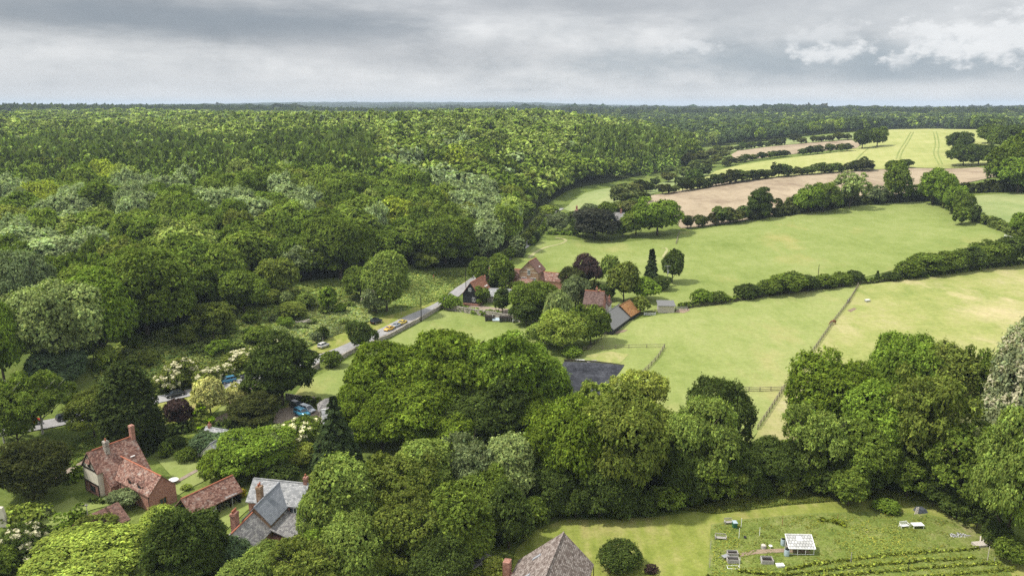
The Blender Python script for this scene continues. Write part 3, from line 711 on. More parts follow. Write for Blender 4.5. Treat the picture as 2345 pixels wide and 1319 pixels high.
def mass_trees(name, L, kind, seed, label):
    g = np.random.default_rng(seed)
    if kind == 'larch': base = [conifer(seed+k, 620, .075, .26, .06, .85, .25, 40, .6) for k in range(5)]
    else: base = [broad(seed+k, 900, .082, 18, .5, .2, .75, (.24, .42), rough=.4) for k in range(6)]
    small = [broad(seed+40+k, 230, .16, 11, .5, .2, .8, (.32, .5)) for k in range(5)] if kind != 'larch' else [conifer(seed+40+k, 260, .12, .26, .06, .85, .25, 24, .6) for k in range(4)]
    tiny = [broad(seed+80+k, 46, .33, 6, .5, .15, .8, (.4, .55)) for k in range(4)]
    hw = HALF[kind]; Vs = []; cs = []
    for (a, b, c, h, w, col) in L:
        r = math.hypot(a, b); S = base if r < 900 else (small if r < 2000 else tiny)
        V, Q, t = S[int(g.integers(len(S)))]; th = g.uniform(0, 6.28); ct, st = math.cos(th), math.sin(th); s = w/(2*hw)
        Vs.append(np.stack([(V[:, 0]*ct-V[:, 1]*st)*s+a, (V[:, 0]*st+V[:, 1]*ct)*s+b, V[:, 2]*h+c], 1)); cs.append(t*np.array(col))
    V = np.concatenate(Vs); me = mesh_np(name, V, np.arange(len(V)).reshape(-1, 4), [M['leaf']], col=np.concatenate(cs))
    o = link(name, me); o.color = (1, 1, 1, 1); return tag(o, label, 'woodland', None, 'stuff')
build_wood()
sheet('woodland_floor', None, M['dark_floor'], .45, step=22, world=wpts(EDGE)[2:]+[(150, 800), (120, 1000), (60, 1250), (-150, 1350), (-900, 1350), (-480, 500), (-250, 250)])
def far_woods():
    g = np.random.default_rng(9)
    poly = [(225, 960), (250, 985), (395, 1020), (440, 1000), (520, 960), (640, 925), (1600, 900), (3000, 2300), (-2200, 2300), (-1500, 1660), (-200, 1660), (95, 1360), (195, 1085)]
    x, y = scatter(poly, 15, 900, 2300, 41); z = hgt(x, y); L = []
    for a, b, c in zip(x, y, z):
        if inside(KEEP[0], a, b): continue
        L.append((proj(a, b, c)[2], a, b, c))
    L.sort(); out = []; n = 0; cnt = {}
    for dep, a, b, c in L:
        u, v, _ = proj(a, b, c+16); j = g.uniform(.75, 1.25); t = g.random()
        col = tuple(q*j for q in (FAR if t < .7 else (MID if t < .9 else LIGHT))); h = g.uniform(13, 20); w = g.uniform(13, 19)
        if u > 1560 and n < 110 and dep < 1120 and u < 2380:
            n += 1; sec = int((u-1560)//90); cnt[sec] = cnt.get(sec, 0)+1
            side = ('past the strip end', 'left above the strip field', 'above the strip field middle', 'right above the strip field', 'above the two big field oaks', 'left above the pale crop', 'above the crop wheel tracks', 'right above the pale crop', 'above the field copse', 'at the hilltop corner')[min(sec, 9)]
            lab = f"{tone(col)} tree in the hilltop belt {side}, {ordinal(cnt[sec])} nearest there"
            tree('belt_tree', 'round', (a, b, c), h, w, col, lab, 'tree', 2, v=int(g.integers(0, 6)), group='trees of the hilltop belt', whole=True)
        else: out.append((a, b, c, h, w, col))
    mass_trees('far_woodland', out, 'round', 51, 'dark woodland across the far plateau')
    x, y = scatter([(-9000, 2300), (9000, 2300), (14000, 12000), (-14000, 12000)], 70, 2300, 5200, 42); z = hgt(x, y)
    L = [(a, b, c-3, g.uniform(12, 19)*(1+.6*fuzz(a, b, .18)), g.uniform(60, 110), tuple(q*g.uniform(.8, 1.2) for q in FAR)) for a, b, c in zip(x, y, z)]
    x, y = scatter([(-9000, 2300), (9000, 2300), (14000, 12000), (-14000, 12000)], 240, 5200, 12000, 43); z = hgt(x, y)
    L += [(a, b, c-3, g.uniform(12, 24), g.uniform(200, 380), FAR) for a, b, c in zip(x, y, z)]
    mass_trees('distant_woodland', L, 'round', 61, 'blue distant woods along the horizon')
far_woods()
# ---------------------------------------------------------------- trees, shrubs and hedges read off the photo
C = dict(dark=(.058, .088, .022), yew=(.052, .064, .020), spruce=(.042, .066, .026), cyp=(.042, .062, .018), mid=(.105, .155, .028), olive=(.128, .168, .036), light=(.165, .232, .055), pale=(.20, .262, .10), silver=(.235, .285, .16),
         lime=(.225, .30, .06), yel=(.235, .285, .06), copper=(.052, .036, .036), purple=(.040, .046, .034), grey=(.135, .178, .085), blue=(.15, .20, .19), cream=(.42, .44, .18), gold=(.30, .27, .03), bluegreen=(.075, .118, .060), fresh=(.135, .212, .032), beech=(.112, .168, .022))
WHITE = lambda c, k=.7: tuple(k*x/y for x, y in zip((.95, .95, .75), c))
# front row and gardens
for a in [
 (62,1196,1300,118,'bush',C['dark'],'dark bush dotted with white blossom beside the gravel drive',dict(name='flowering_shrub',cat='shrub',flower=(WHITE(C['dark'],.6),.22,1.5),lod=0)),
 (-10,1250,1345,110,'bush',C['mid'],'green shrub cut by the corner below the white-flowered bush',dict(name='shrub',cat='shrub',lod=1)),
 (212,1236,1400,270,'oak',C['lime'],'broad yellow-green tree below the tile-roofed garage',{}),
 (95,1165,1190,46,'bush',C['pale'],'small pale shrub on the front lawn',dict(name='shrub',cat='shrub')),
 (418,1170,1390,150,'cedar',C['dark'],'bushy dark conifer below the yellow-green maple',{}),
 (492,1172,1345,70,'cypress',C['dark'],'narrow dark conifer beside the slate cottage gable',{}),
 (374,1166,1238,92,'oak',C['lime'],'round yellow-green maple between garage and cart shed',{}),
 (284,1124,1178,80,'airy',C['grey'],'grey-green open tree before the manor cross wing',{}),
 (220,1182,1258,86,'oak',C['olive'],'feathery olive shrub before the garage door',dict(name='shrub',cat='shrub')),
 (82,1010,1165,165,'beech',C['yew'],'big blackish yew left of the manor gable',{}),
 (98,848,1012,128,'airy',C['mid'],'white-stemmed birch beside the lane',dict(bark='birch_bark')),
 (830,880,1030,120,'beech',C['beech'],'beech skirt between white house and great beeches',{}),
 (45,900,1050,110,'airy',C['mid'],'loose tree in front of the red car at the edge',{}),
 (10,868,1030,105,'airy',C['mid'],'loose birch-like tree at the edge beside the white-stemmed birch',dict(bark='birch_bark')),
 (217,892,1018,112,'airy',C['olive'],'thin-leaved tree between birch and dark cypress',{}),
 (307,832,1050,112,'cypress',C['cyp'],'tall blunt dark cypress standing behind the manor',dict(lod=0)),
 (138,800,895,125,'round',C['bluegreen'],'round blue-green tree above the birch crown',{}),
 (245,793,852,50,'oak',C['lime'],'small vivid green maple in the scrub',{}),
 (412,914,988,64,'round',C['copper'],'dark copper-leaved shrub beside the verge',{}),
 (462,922,985,70,'spruce',C['olive'],'golden-tipped yew behind the copper shrub',dict(flower=(WHITE((.2,.16,.9),.55),.25,1.3))),
 (484,866,965,68,'tall',C['cream'],'tall cream variegated tree beside the lane',dict(lod=1)),
 (550,880,945,58,'round',C['cream'],'cream variegated tree between driveway and road',dict(lod=1)),
 (585,902,988,112,'cedar',C['yew'],'dark yew beside the car park gravel',{}),
 (648,765,945,135,'cedar',C['dark'],'large dark layered cedar leaning over the road',dict(lod=0)),
 (610,880,950,60,'beech',C['dark'],'low dark skirt tree against the cedar',{}),
 (497,984,1052,92,'round',C['bluegreen'],'blue-green tree before the grey bungalow',{}),
 (585,985,1110,170,'oak',C['fresh'],'broad fresh green maple above the cart shed',dict(lod=0)),
 (505,1030,1112,84,'round',C['beech'],'yellowish rounded tree left of the fresh green maple',{}),
 (632,985,1090,84,'oak',C['pale'],'pale-topped tree right of the fresh green maple',{}),
 (692,955,1030,86,'round',C['mid'],'elder covered in white blossom below the parked blue car',dict(flower=(WHITE(C['mid'],.85),.2,1.5),lod=1)),
 (690,1015,1080,80,'oak',C['yel'],'golden shrub under the white elder',dict(name='shrub',cat='shrub')),
 (640,1060,1120,90,'bush',C['dark'],'dark shrub under the fresh green maple',dict(name='shrub',cat='shrub')),
 (772,898,1098,138,'spruce',C['spruce'],'tall dark spruce in front of the white house',dict(lod=0)),
 (553,1118,1143,28,'bush',C['gold'],'clipped golden ball shrub beside the cottage',dict(name='shrub',cat='shrub')),
 (545,1085,1120,42,'bush',C['dark'],'dark shrub behind the golden ball',dict(name='shrub',cat='shrub')),
 (632,1088,1106,44,'bush',C['silver'],'silvery shrub behind the cottage ridge',dict(name='shrub',cat='shrub')),
 (470,1168,1182,18,'bush',C['mid'],'small round shrub beside the cart shed post',dict(name='shrub',cat='shrub')),
 (440,1215,1240,20,'bush',C['pale'],'tiny pale shrub below the cart shed',dict(name='shrub',cat='shrub')),
 (430,1025,1062,60,'lowbush',C['mid'],'spreading shrub bed on the manor garden',dict(name='shrub',cat='shrub')),
 (380,1010,1052,34,'bush',C['mid'],'small shrub beside the cypress foot',dict(name='shrub',cat='shrub')),
 (405,1000,1030,44,'bush',C['dark'],'dark clipped shrub above the garden bed',dict(name='shrub',cat='shrub')),
 (428,1108,1125,30,'lowbush',C['lime'],'low bright shrub beside the garden table',dict(name='shrub',cat='shrub')),
 (385,972,1005,40,'bush',C['dark'],'dark hedge-like shrub below the copper shrub',dict(name='shrub',cat='shrub')),
 # middle of the bottom edge
 (548,1240,1340,90,'round',C['bluegreen'],'dark blue-green tree below the slate cottage',{}),
 (628,1242,1385,120,'round',C['light'],'light green tree right of the slate cottage',{}),
 (745,1112,1290,112,'oak',C['light'],'light green tree beside the cottage brick gable',{}),
 (795,1050,1290,150,'tall',C['light'],'light rounded willow above the bottom middle',dict(lod=0)),
 (895,1045,1265,170,'airy',C['olive'],'open olive willow in the middle of the lower belt',dict(lod=0)),
 (980,1005,1210,150,'tall',C['light'],'light willow with feathery crown below the great beeches',dict(lod=0)),
 (1075,1000,1195,140,'airy',C['grey'],'grey-green fine-twigged tree in the lower belt',dict(lod=0)),
 (1160,1000,1190,125,'tall',C['pale'],'pale windblown willow at the right of the lower belt',dict(lod=0)),
 (1100,1080,1250,150,'oak',C['mid'],'mid-green tree before the pale windblown willow',{}),
 (935,1130,1360,170,'airy',C['olive'],'olive tree in the front of the lower belt',dict(lod=0)),
 (1045,1120,1340,155,'tall',C['mid'],'mid-green tree left of the big stone-tiled barn',dict(lod=0)),
 (825,1180,1390,160,'round',C['light'],'light green tree at the bottom edge of the belt',dict(lod=0)),
 (715,1240,1420,160,'airy',C['olive'],'open dead-twigged tree at the bottom edge',dict(lod=0)),
 (860,1105,1270,120,'round',C['mid'],'mid-green tree wedged among the light willows',{}),
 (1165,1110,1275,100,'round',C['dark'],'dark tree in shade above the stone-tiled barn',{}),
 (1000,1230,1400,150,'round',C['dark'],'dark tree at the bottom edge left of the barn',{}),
 (560,1290,1420,130,'round',C['light'],'light tree cut by the bottom edge below the cottage',{}),
 (745,1075,1150,70,'round',C['olive'],'small olive tree beside the spruce foot',{}),
 (1085,1288,1345,62,'bush',C['lime'],'yellow-green shrub against the small slate lean-to',dict(name='shrub',cat='shrub')),
 (1132,1276,1345,58,'tall',C['yel'],'yellow-green young tree beside the barn chimney',{}),
 # great beeches
 (905,785,1010,205,'beech',C['beech'],'left one of the great dark beeches beside the walled meadow',dict(lod=0,v=0)),
 (1030,760,1015,220,'beech',C['beech'],'middle one of the great beeches, tallest of the clump',dict(lod=0,v=1)),
 (1150,765,1015,215,'beech',C['fresh'],'right one of the great beeches beside the riding arena',dict(lod=0,v=2)),
 (1235,800,985,130,'round',C['fresh'],'paler tree at the arena end of the great beeches',dict(lod=0)),
 (960,860,1050,200,'beech',C['beech'],'low beech in front of the great clump',dict(lod=0,v=3)),
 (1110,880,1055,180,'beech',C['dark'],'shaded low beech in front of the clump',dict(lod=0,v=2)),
 (1222,905,1045,130,'beech',C['beech'],'beech skirt at the arena side of the great clump',{}),
 (875,915,1050,120,'beech',C['beech'],'beech skirt at the left foot of the great clump',{}),
 (1040,930,1070,150,'beech',C['beech'],'beech skirt at the middle foot of the great clump',{}),
 # oak mound and neighbours right of centre
 (1315,908,1175,200,'oak',C['beech'],'broad oak below the dark riding arena',dict(lod=0)),
 (1420,900,1185,210,'oak',C['olive'],'rounded olive oak right of the broad oak',dict(lod=0)),
 (1465,850,1010,135,'airy',C['yel'],'spindly yellow-green ash beside the riding arena',dict(lod=0)),
 (1352,878,1010,95,'airy',C['lime'],'light twiggy treetop over the arena foot',{}),
 (1480,935,1120,140,'round',C['olive'],'olive tree between spindly ash and dark tree',dict(lod=0)),
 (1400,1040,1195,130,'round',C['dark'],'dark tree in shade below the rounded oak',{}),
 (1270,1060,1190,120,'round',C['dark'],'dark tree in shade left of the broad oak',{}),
 (1636,870,1075,150,'round',C['dark'],'dark green tree beside the paddock rails',dict(lod=0)),
 (1600,915,1150,170,'oak',C['light'],'mid-light tree before the dark rail-side tree',dict(lod=0)),
 (1688,1015,1150,100,'round',C['dark'],'dark tree at the fence end',dict(lod=0)),
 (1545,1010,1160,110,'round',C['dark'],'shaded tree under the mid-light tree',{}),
 (1890,812,1060,190,'round',C['beech'],'rounded green tree covering the fence foot',dict(lod=0)),
 (1858,930,1140,140,'airy',C['light'],'open pale-twigged tree over the fence foot',dict(lod=0)),
 (2068,763,1000,170,'oak',C['fresh'],'tall oak standing against the dry paddock',dict(lod=0)),
 (2160,795,1010,130,'tall',C['olive'],'upright olive tree right of the tall oak',{}),
 (2222,800,1010,95,'round',C['mid'],'mid-green tree left of the silver poplar',{}),
 (2010,880,1120,160,'round',C['fresh'],'green tree below the tall oak',dict(lod=0)),
 (2100,850,1145,170,'airy',C['olive'],'thin olive-brown tree in the right group',dict(lod=0)),
 (1980,970,1150,140,'round',C['mid'],'mid-green tree above the yellow-green shrub',{}),
 (1775,1010,1140,120,'round',C['dark'],'dark low tree left of the hawthorn',{}),
 (1920,1020,1135,120,'round',C['dark'],'dark low tree behind the hawthorn',{}),
 (2200,980,1190,170,'airy',C['mid'],'sprayed dark tree behind the pallets',dict(lod=0)),
 (2310,748,1080,130,'poplar',C['silver'],'silver-leaved poplar at the right edge',dict(lod=0,flower=(WHITE(C['silver'],.5),.4,1.0))),
 (2300,930,1290,170,'beech',C['light'],'pale-sprayed tree below the silver poplar',dict(lod=0)),
 (2370,960,1300,150,'round',C['mid'],'tree cut by the right edge below the poplar',{}),
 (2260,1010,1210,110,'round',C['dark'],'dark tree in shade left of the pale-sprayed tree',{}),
 (1942,1075,1172,78,'tall',C['mid'],'small hawthorn on the mown lawn edge',{}),
 (2028,1142,1180,62,'bush',C['fresh'],'yellow-green shrub on the lawn edge',dict(name='shrub',cat='shrub')),
 (1420,1240,1322,112,'bush',C['dark'],'dark round laurel beside the stone-tiled barn',dict(name='shrub',cat='shrub',lod=0)),
 (1492,1292,1318,38,'lowbush',C['copper'],'small brownish shrub right of the laurel',dict(name='shrub',cat='shrub')),
 # farmstead
 (1030,672,712,56,'bush',C['fresh'],'dense green shrub at the road wall corner',dict(name='shrub',cat='shrub',lod=1)),
 (1098,588,655,44,'round',C['mid'],'left one of the two garden trees beside the gabled house',{}),
 (1150,585,668,52,'tall',C['mid'],'right one of the two garden trees beside the gabled house',{}),
 (1103,656,702,34,'round',C['mid'],'small tree before the black barn',{}),
 (1151,662,722,40,'tall',C['dark'],'dark narrow tree before the slate outbuilding',{}),
 (1150,642,668,22,'bush',C['lime'],'left yellow-green shrub by the slate outbuilding',dict(name='shrub',cat='shrub')),
 (1173,644,667,20,'bush',C['lime'],'right yellow-green shrub by the slate outbuilding',dict(name='shrub',cat='shrub')),
 (1130,634,662,30,'bush',C['dark'],'dark shrub behind the black barn roof',dict(name='shrub',cat='shrub')),
 (1225,640,745,112,'oak',C['mid'],'big rounded oak in the farmyard',dict(lod=0)),
 (1205,690,752,70,'round',C['dark'],'dark lower tree left of the farmyard oak',{}),
 (1318,632,715,70,'oak',C['grey'],'grey-green tree right of the farmyard oak',{}),
 (1279,668,760,66,'willow',C['pale'],'weeping willow with pale green curtains',{}),
 (1290,712,812,120,'oak',C['lime'],'yellow-green ash below the weeping willow',{}),
 (1352,700,798,82,'round',C['mid'],'mid-green tree beside the slate barn',{}),
 (1240,735,800,70,'round',C['light'],'light tree left of the yellow-green ash',{}),
 (1310,790,822,50,'bush',C['fresh'],'green shrub at the arena corner',dict(name='shrub',cat='shrub')),
 (1344,583,660,64,'round',C['copper'],'copper beech with near-black crown behind the farm',{}),
 (1312,612,668,64,'oak',C['yew'],'olive-dark yew left of the copper beech',{}),
 (1355,640,690,40,'round',C['yew'],'dark yew below the copper beech',{}),
 (1388,652,692,44,'round',C['dark'],'dark tree behind the white-gabled house',{}),
 (1396,585,660,42,'willow',C['light'],'weeping birch right of the copper beech',{}),
 (1400,600,655,26,'spruce',C['blue'],'blue-grey conifer among the birches',{}),
 (1428,602,698,62,'tall',C['olive'],'tall birch above the rounded maple',{}),
 (1474,638,696,78,'oak',C['fresh'],'rounded bright maple beside the field shelter',{}),
 (1466,680,722,40,'round',C['olive'],'small tree beside the orange-tiled shed',{}),
 (1490,567,662,44,'spire',C['spruce'],'pointed dark spruce above the field shelter',{}),
 (1539,574,652,50,'tall',C['dark'],'rounded dark conifer behind the pylon pole',{}),
 (1512,632,668,46,'round',C['dark'],'dark shrub between the two dark conifers',dict(name='shrub',cat='shrub')),
 (1437,692,704,18,'bush',C['mid'],'small shrub beside the paddock corner',dict(name='shrub',cat='shrub')),
 # the far house in its trees
 (1362,478,555,112,'round',C['purple'],'huge near-black copper beech beside the far house',dict(lod=1)),
 (1335,500,545,60,'round',C['dark'],'dark tree left of the huge copper beech',{}),
 (1505,455,545,108,'oak',C['fresh'],'big bright green tree against the tilled field',dict(lod=1)),
 (1456,478,545,66,'round',C['mid'],'darker tree between far house and bright tree',{}),
 (1277,488,535,58,'round',C['grey'],'grey-green tree beside the bend of the lane',{}),
 (1257,470,500,48,'oak',C['lime'],'yellow-green tree at the bend of the lane',{}),
 (1185,541,588,32,'cypress',C['grey'],'clipped grey-green columnar tree beside the lane',{}),
 (1312,486,525,42,'round',C['dark'],'dark yew below the reddish roof',{}),
 (1390,462,500,46,'round',C['mid'],'tree behind the far house chimney',{}),
 (1350,466,500,44,'round',C['grey'],'greyish tree behind the reddish roof',{}),
 (1425,505,545,34,'round',C['mid'],'small tree before the far house',{}),
 (1228,528,556,22,'bush',C['dark'],'dark shrub on the bend of the lane',dict(name='shrub',cat='shrub')),
 # meadow edge by the road
 (886,578,722,96,'tall',C['light'],'tall pale ash beside the verge and black jeep',dict(lod=0)),
 (826,612,690,74,'oak',C['mid'],'rounded tree left of the tall pale ash',{}),
 (862,655,722,60,'round',C['grey'],'pale blossoming thorn under the tall ash',dict(flower=(WHITE(C['grey'],.4),.1,1.0))),
 (978,572,622,64,'oak',C['olive'],'low round thorn at the nettle meadow',{}),
 (752,660,720,40,'tall',C['fresh'],'upright young tree above the white hatchback',{}),
 (740,746,780,34,'bush',C['dark'],'dark bush behind the white hatchback',dict(name='shrub',cat='shrub')),
 (828,735,808,60,'round',C['dark'],'round dark tree growing over the road',{}),
 (760,800,846,54,'bush',C['mid'],'domed bush against the flint wall',dict(name='shrub',cat='shrub',lod=1)),
 # front trees of the wood, left
 (130,640,880,215,'oak',C['pale'],'big pale ash at the front of the wood',dict(lod=0)),
 (238,618,850,140,'tall',C['fresh'],'vivid green tree right of the big pale ash',dict(lod=0)),
 (62,568,760,135,'oak',(.15,.205,.10),'bluish pale tree behind the big pale ash',dict(lod=0)),
 (12,690,900,120,'round',C['fresh'],'bright green tree at the edge left of the pale ash',dict(lod=0)),
 (340,565,800,210,'oak',C['mid'],'wide dark oak behind the scrub',dict(lod=0)),
 (690,556,650,92,'airy',C['grey'],'greyish open tree at the wood front',{}),
 (640,590,690,90,'round',C['olive'],'olive tree at the wood front left of the greyish one',{}),
 (780,488,650,150,'oak',C['mid'],'great dark oak at the wood front',dict(lod=0)),
 (1020,490,618,140,'oak',C['mid'],'great dark oak above the nettle meadow',dict(lod=0)),
 (560,620,730,110,'round',C['mid'],'tree at the wood front above the pale thorn',{}),
 (490,690,790,110,'airy',C['olive'],'bare-stemmed thorn with browned twigs in the scrub',{}),
]:
    k = dict(a[7]); T(a[0], a[1], a[2], a[3], a[4], a[5], a[6], **({'name': 'tree'} | k))
_ur = random.Random(12)
_band = [('mid','mid-green'),('dark','dark'),('olive','olive'),('grey','grey-green'),('light','light green')]
for i, (u, v) in enumerate([(1265,1200),(1318,1198),(1372,1200),(1428,1198),(1480,1190),(1532,1184),(1585,1172),(1636,1166),(1690,1156),(1745,1148),(1800,1143),(1858,1138),(1905,1146),(1985,1150),(2075,1158),(2135,1172),(2190,1196),(2236,1225),(2278,1262),(2312,1300),(1225,1215),(1190,1245)]):
    c, nm = _band[_ur.choice([0,1,1,1,2])]; w = _ur.uniform(58, 92)
    T(u, v-w*_ur.uniform(.8, 1.25), v, w, _ur.choice(['bush', 'round', 'airy']), C[c], f"{nm} understorey shrub, {ordinal(i+1)} along the shaded tree belt above the lawn", name='understorey_shrub', cat='shrub', lod=1, group='understorey along the lawn edge')
for i, (u, vt, w, kind, c) in enumerate([(760,1130,70,'tall','light'),(850,1120,64,'airy','pale'),(940,1085,72,'tall','light'),(1010,1100,70,'airy','fresh'),(880,1185,80,'tall','mid'),(980,1190,76,'airy','light'),(1090,1195,70,'tall','pale'),(790,1220,74,'airy','light'),(722,1215,66,'tall','fresh'),(900,1250,80,'airy','mid'),(668,1290,72,'tall','light'),(1050,1060,62,'tall','grey'),(1125,1045,60,'airy','pale'),(1210,1040,62,'tall','light'),(745,1290,80,'airy','grey'),(1010,1275,78,'tall','olive'),(840,1285,80,'tall','light')]):
    T(u, vt, vt+105, w, kind, C[c], f"slender {dict(_band+[('pale','pale'),('fresh','fresh green')])[c]} sapling, {ordinal(i+1)} among the lower tree belt", name='sapling', lod=1, group='saplings of the lower belt')
# scrub between the wood and the road
_sr = random.Random(4)
SCRUB = [(378,740),(305,800),(430,790),(470,770),(530,765),(575,740),(610,700),(655,700),(700,705),(655,755),(600,790),(640,800),(500,815),(265,830),(345,840),(215,825),(470,735),(540,715),(250,770),(670,735),(585,690)]
_scnt = 0
_near = [(270,'the vivid small maple'),(380,'the dark cypress'),(470,'the black saloon'),(560,'the blue hatchback'),(640,'the cedar'),(720,'the white hatchback'),(999,'the black jeep')]
_cnt = {}
for (u, v) in sorted(SCRUB, key=lambda q: -q[1]):
    c, nm = _sr.choice([('mid','mid-green'),('olive','olive'),('light','light green'),('grey','grey-green'),('fresh','fresh green'),('pale','pale')]); w = _sr.uniform(34, 66); h = w*_sr.uniform(.75, 1.25)
    lm = [n for x, n in _near if u < x][0]; _cnt[lm] = _cnt.get(lm, 0)+1
    T(u, v-h*.75, v+h*.1, w, _sr.choice(['round', 'airy', 'oak', 'tall', 'bush']), C[c], f"{nm} scrub {'bush' if h < 50 else 'sapling'}, {ordinal(_cnt[lm])} uphill of {lm}", name='scrub_tree', lod=1, group='scrub between wood and road')
_scr2 = random.Random(8); _c2 = {}
for (u, v) in [(290,815),(320,838),(365,815),(405,838),(440,835),(450,810),(480,790),(520,785),(545,805),(575,770),(595,810),(620,770),(640,770),(665,790),(690,755),(715,745),(725,785),(745,720),(680,715),(630,740),(235,850),(335,785),(410,765),(780,720),(800,705),(790,745)]:
    lm = [n for x, n in _near if u < x][0]; _c2[lm] = _c2.get(lm, 0)+1; w = _scr2.uniform(22, 40)
    T(u, v-w*_scr2.uniform(.5, .8), v, w, 'bush', C[_scr2.choice(['light', 'pale', 'grey', 'light', 'fresh'])], f"small light bush in the scrub, {ordinal(_c2[lm])} listed uphill of {lm}".replace(' listed', ''), name='scrub_bush', cat='bush', lod=2, group='small bushes of the scrub')
for (u, vt, vb, w, lab) in [(555,798,850,92,'hawthorn white with blossom above the black estate car'),(468,838,893,84,'elder white with blossom right of the black saloon'),(420,815,893,90,'cream-flowered elder behind the black saloon'),(625,770,848,70,'blossoming hawthorn behind the cedar'),(380,850,905,60,'dark thorn with few white heads behind the black saloon'),(515,830,868,60,'thorn with white heads behind the blue hatchback')]:
    T(u, vt, vb, w, 'bush', C['olive'], lab, name='flowering_shrub', cat='shrub', lod=1, flower=(WHITE(C['olive'], .62), .32, 1.4))
# hedgerow trees and bushes on the far fields
def row(name, pts, kind, cols, lab, group, w, h, lod=2, cat='tree', jit=.2, seed=1, spots=None):
    """single trees along a field edge; pts are their feet"""
    r = random.Random(seed)
    for i, q in enumerate(pts):
        u, v = q[:2]; p = at(u, v); ww = w*r.uniform(1-jit, 1+jit)*(q[2] if len(q) > 2 else 1); hh = h*r.uniform(1-jit, 1+jit)*(q[2] if len(q) > 2 else 1); c = r.choice(cols)
        tree(name, r.choice(kind) if isinstance(kind, list) else kind, p, hh, ww, tuple(x*r.uniform(.9, 1.1) for x in c), lab.format(ordinal(i+1)), cat, lod, group=group, whole=(lod == 2), v=r.randrange(5))
def along(px, n, seed=1, jit=.3):
    L = smooth_line([(u, v, 0) for u, v in px], 4); r = random.Random(seed); out = []
    for i in range(n):
        t = (i+.5+r.uniform(-jit, jit))/n*(len(L)-1); p = L[int(t)]; out.append((p.x, p.y))
    return out
HD = (.050, .068, .022); HM = (.085, .115, .03)
row('hedgerow_tree', [(u, v, s) for (u, v), s in zip(along([(1515,446),(1560,440),(1640,427),(1740,411),(1860,400),(1980,391)], 34, 3), [1,.9,.8,1.3,.9,1,1.2,.8,1.1,1.3,1,1.2,1.1,1.4,1.2,1,1.1,.9,.8,1.3,1.1,.9,.8,.7,.9,.8,1,.8,.9,.7,.8,.9,1.0,1.5])], ['round','oak'], [HD, HD, HM], '{} tree from the left in the hedgerow above the tilled field', 'hedgerow above the tilled field', 10, 6.6, seed=3)
row('hedgerow_tree', along([(1660,383),(1700,372),(1760,364),(1800,359)], 9, 4)+[(1838,356),(1855,355),(1872,353,),(1900,350),(1925,348),(1940,347)], ['round','oak'], [HD, HM], '{} bush from the left in the broken hedge below the tilled strip', 'broken hedge below the tilled strip', 9.5, 6.8, seed=4)
row('hedgerow_tree', along([(1640,352),(1690,346),(1750,338),(1800,333)], 12, 5)+[(1818,327,1.3),(1835,330),(1862,328),(1880,326),(1900,325),(1920,323),(1940,321)], ['round','oak'], [HD, HM, HM], '{} tree from the left in the hedge above the tilled strip', 'hedge above the tilled strip', 10, 7.5, seed=5)
row('valley_tree', [(1430,470,1.2),(1448,455,1.3),(1465,445,1.1),(1440,490,1),(1455,480,.9),(1425,455,1),(1480,440,.9),(1470,462,.8),(1415,485,.8),(1500,428,.8),(1530,418,.8),(1565,408,1),(1590,398,1.2),(1620,385,1),(1610,405,1.1),(1640,375,.9),(1590,420,1.1),(1575,380,1.1),(1560,372,1.1),(1530,398,.9),(1605,372,1.2),(1630,362,1),(1655,362,.9),(1540,365,1)], ['round','oak'], [HM, (.12,.15,.05), HD], '{} tree up the valley bottom between wood and tilled field', 'trees up the valley bottom', 12.5, 8.5, seed=6)
for a in [
 (1738,430,506,58,'cedar',C['dark'],'layered dark cedar standing in the field hedge'),
 (1850,425,492,60,'round',C['fresh'],'rounded tree left of the hedge oak'),
 (1885,420,490,70,'oak',C['mid'],'hedge oak with open foot in the field hedge'),
 (1945,394,482,72,'airy',C['pale'],'thin pale ash in the field hedge'),
 (2049,372,468,52,'tall',C['mid'],'slim tall tree in the field hedge'),
 (2005,425,470,40,'round',C['grey'],'greyish thorn left of the slim tall tree'),
 (2095,425,462,46,'airy',C['mid'],'open thorn right of the slim tall tree'),
 (2135,388,472,58,'tall',C['fresh'],'upright green tree where two hedges meet'),
 (2160,395,480,52,'oak',C['fresh'],'bright tree beside the upright green tree'),
 (2182,425,492,50,'round',C['fresh'],'bright rounded tree third down the right hedge'),
 (2205,440,500,44,'round',C['mid'],'tree fourth down the right hedge'),
 (2200,474,518,40,'round',C['mid'],'smaller tree fifth down the right hedge'),
 (2226,470,512,32,'round',C['dark'],'dark bush beside the right hedge'),
 (2196,303,352,62,'oak',C['dark'],'left oak of the field copse'),
 (2205,330,382,66,'round',C['dark'],'nearest dark tree of the field copse'),
 (2240,330,380,50,'round',C['dark'],'middle dark tree of the field copse'),
 (2265,332,379,46,'round',C['dark'],'right dark tree of the field copse'),
 (1974,296,342,42,'oak',C['dark'],'left one of the two big field oaks'),
 (2008,292,338,48,'oak',C['mid'],'right one of the two big field oaks'),
 (1978,360,388,28,'round',C['dark'],'lone round tree ending the upper hedge'),
 (2045,366,392,34,'round',C['mid'],'small tree on the crop edge'),
 (2076,364,386,30,'round',C['dark'],'dark bush on the crop edge'),
 (2300,325,440,84,'round',C['mid'],'tall tree at the tilled field end'),
 (2335,300,420,90,'round',C['mid'],'tall dark tree at the right edge above the side field'),
 (2330,360,446,90,'oak',C['fresh'],'brighter tree at the right edge above the side field'),
 (2262,285,330,50,'round',C['mid'],'tree beside the crop corner'),
 (2295,290,345,56,'round',C['mid'],'second tree beside the crop corner'),
 (2320,285,350,60,'round',C['dark'],'dark tree beside the crop corner'),
 (2338,485,545,50,'round',C['fresh'],'round tree at the right edge beside the side field'),
]: T(*a, lod=1 if a[3] > 40 else 2)
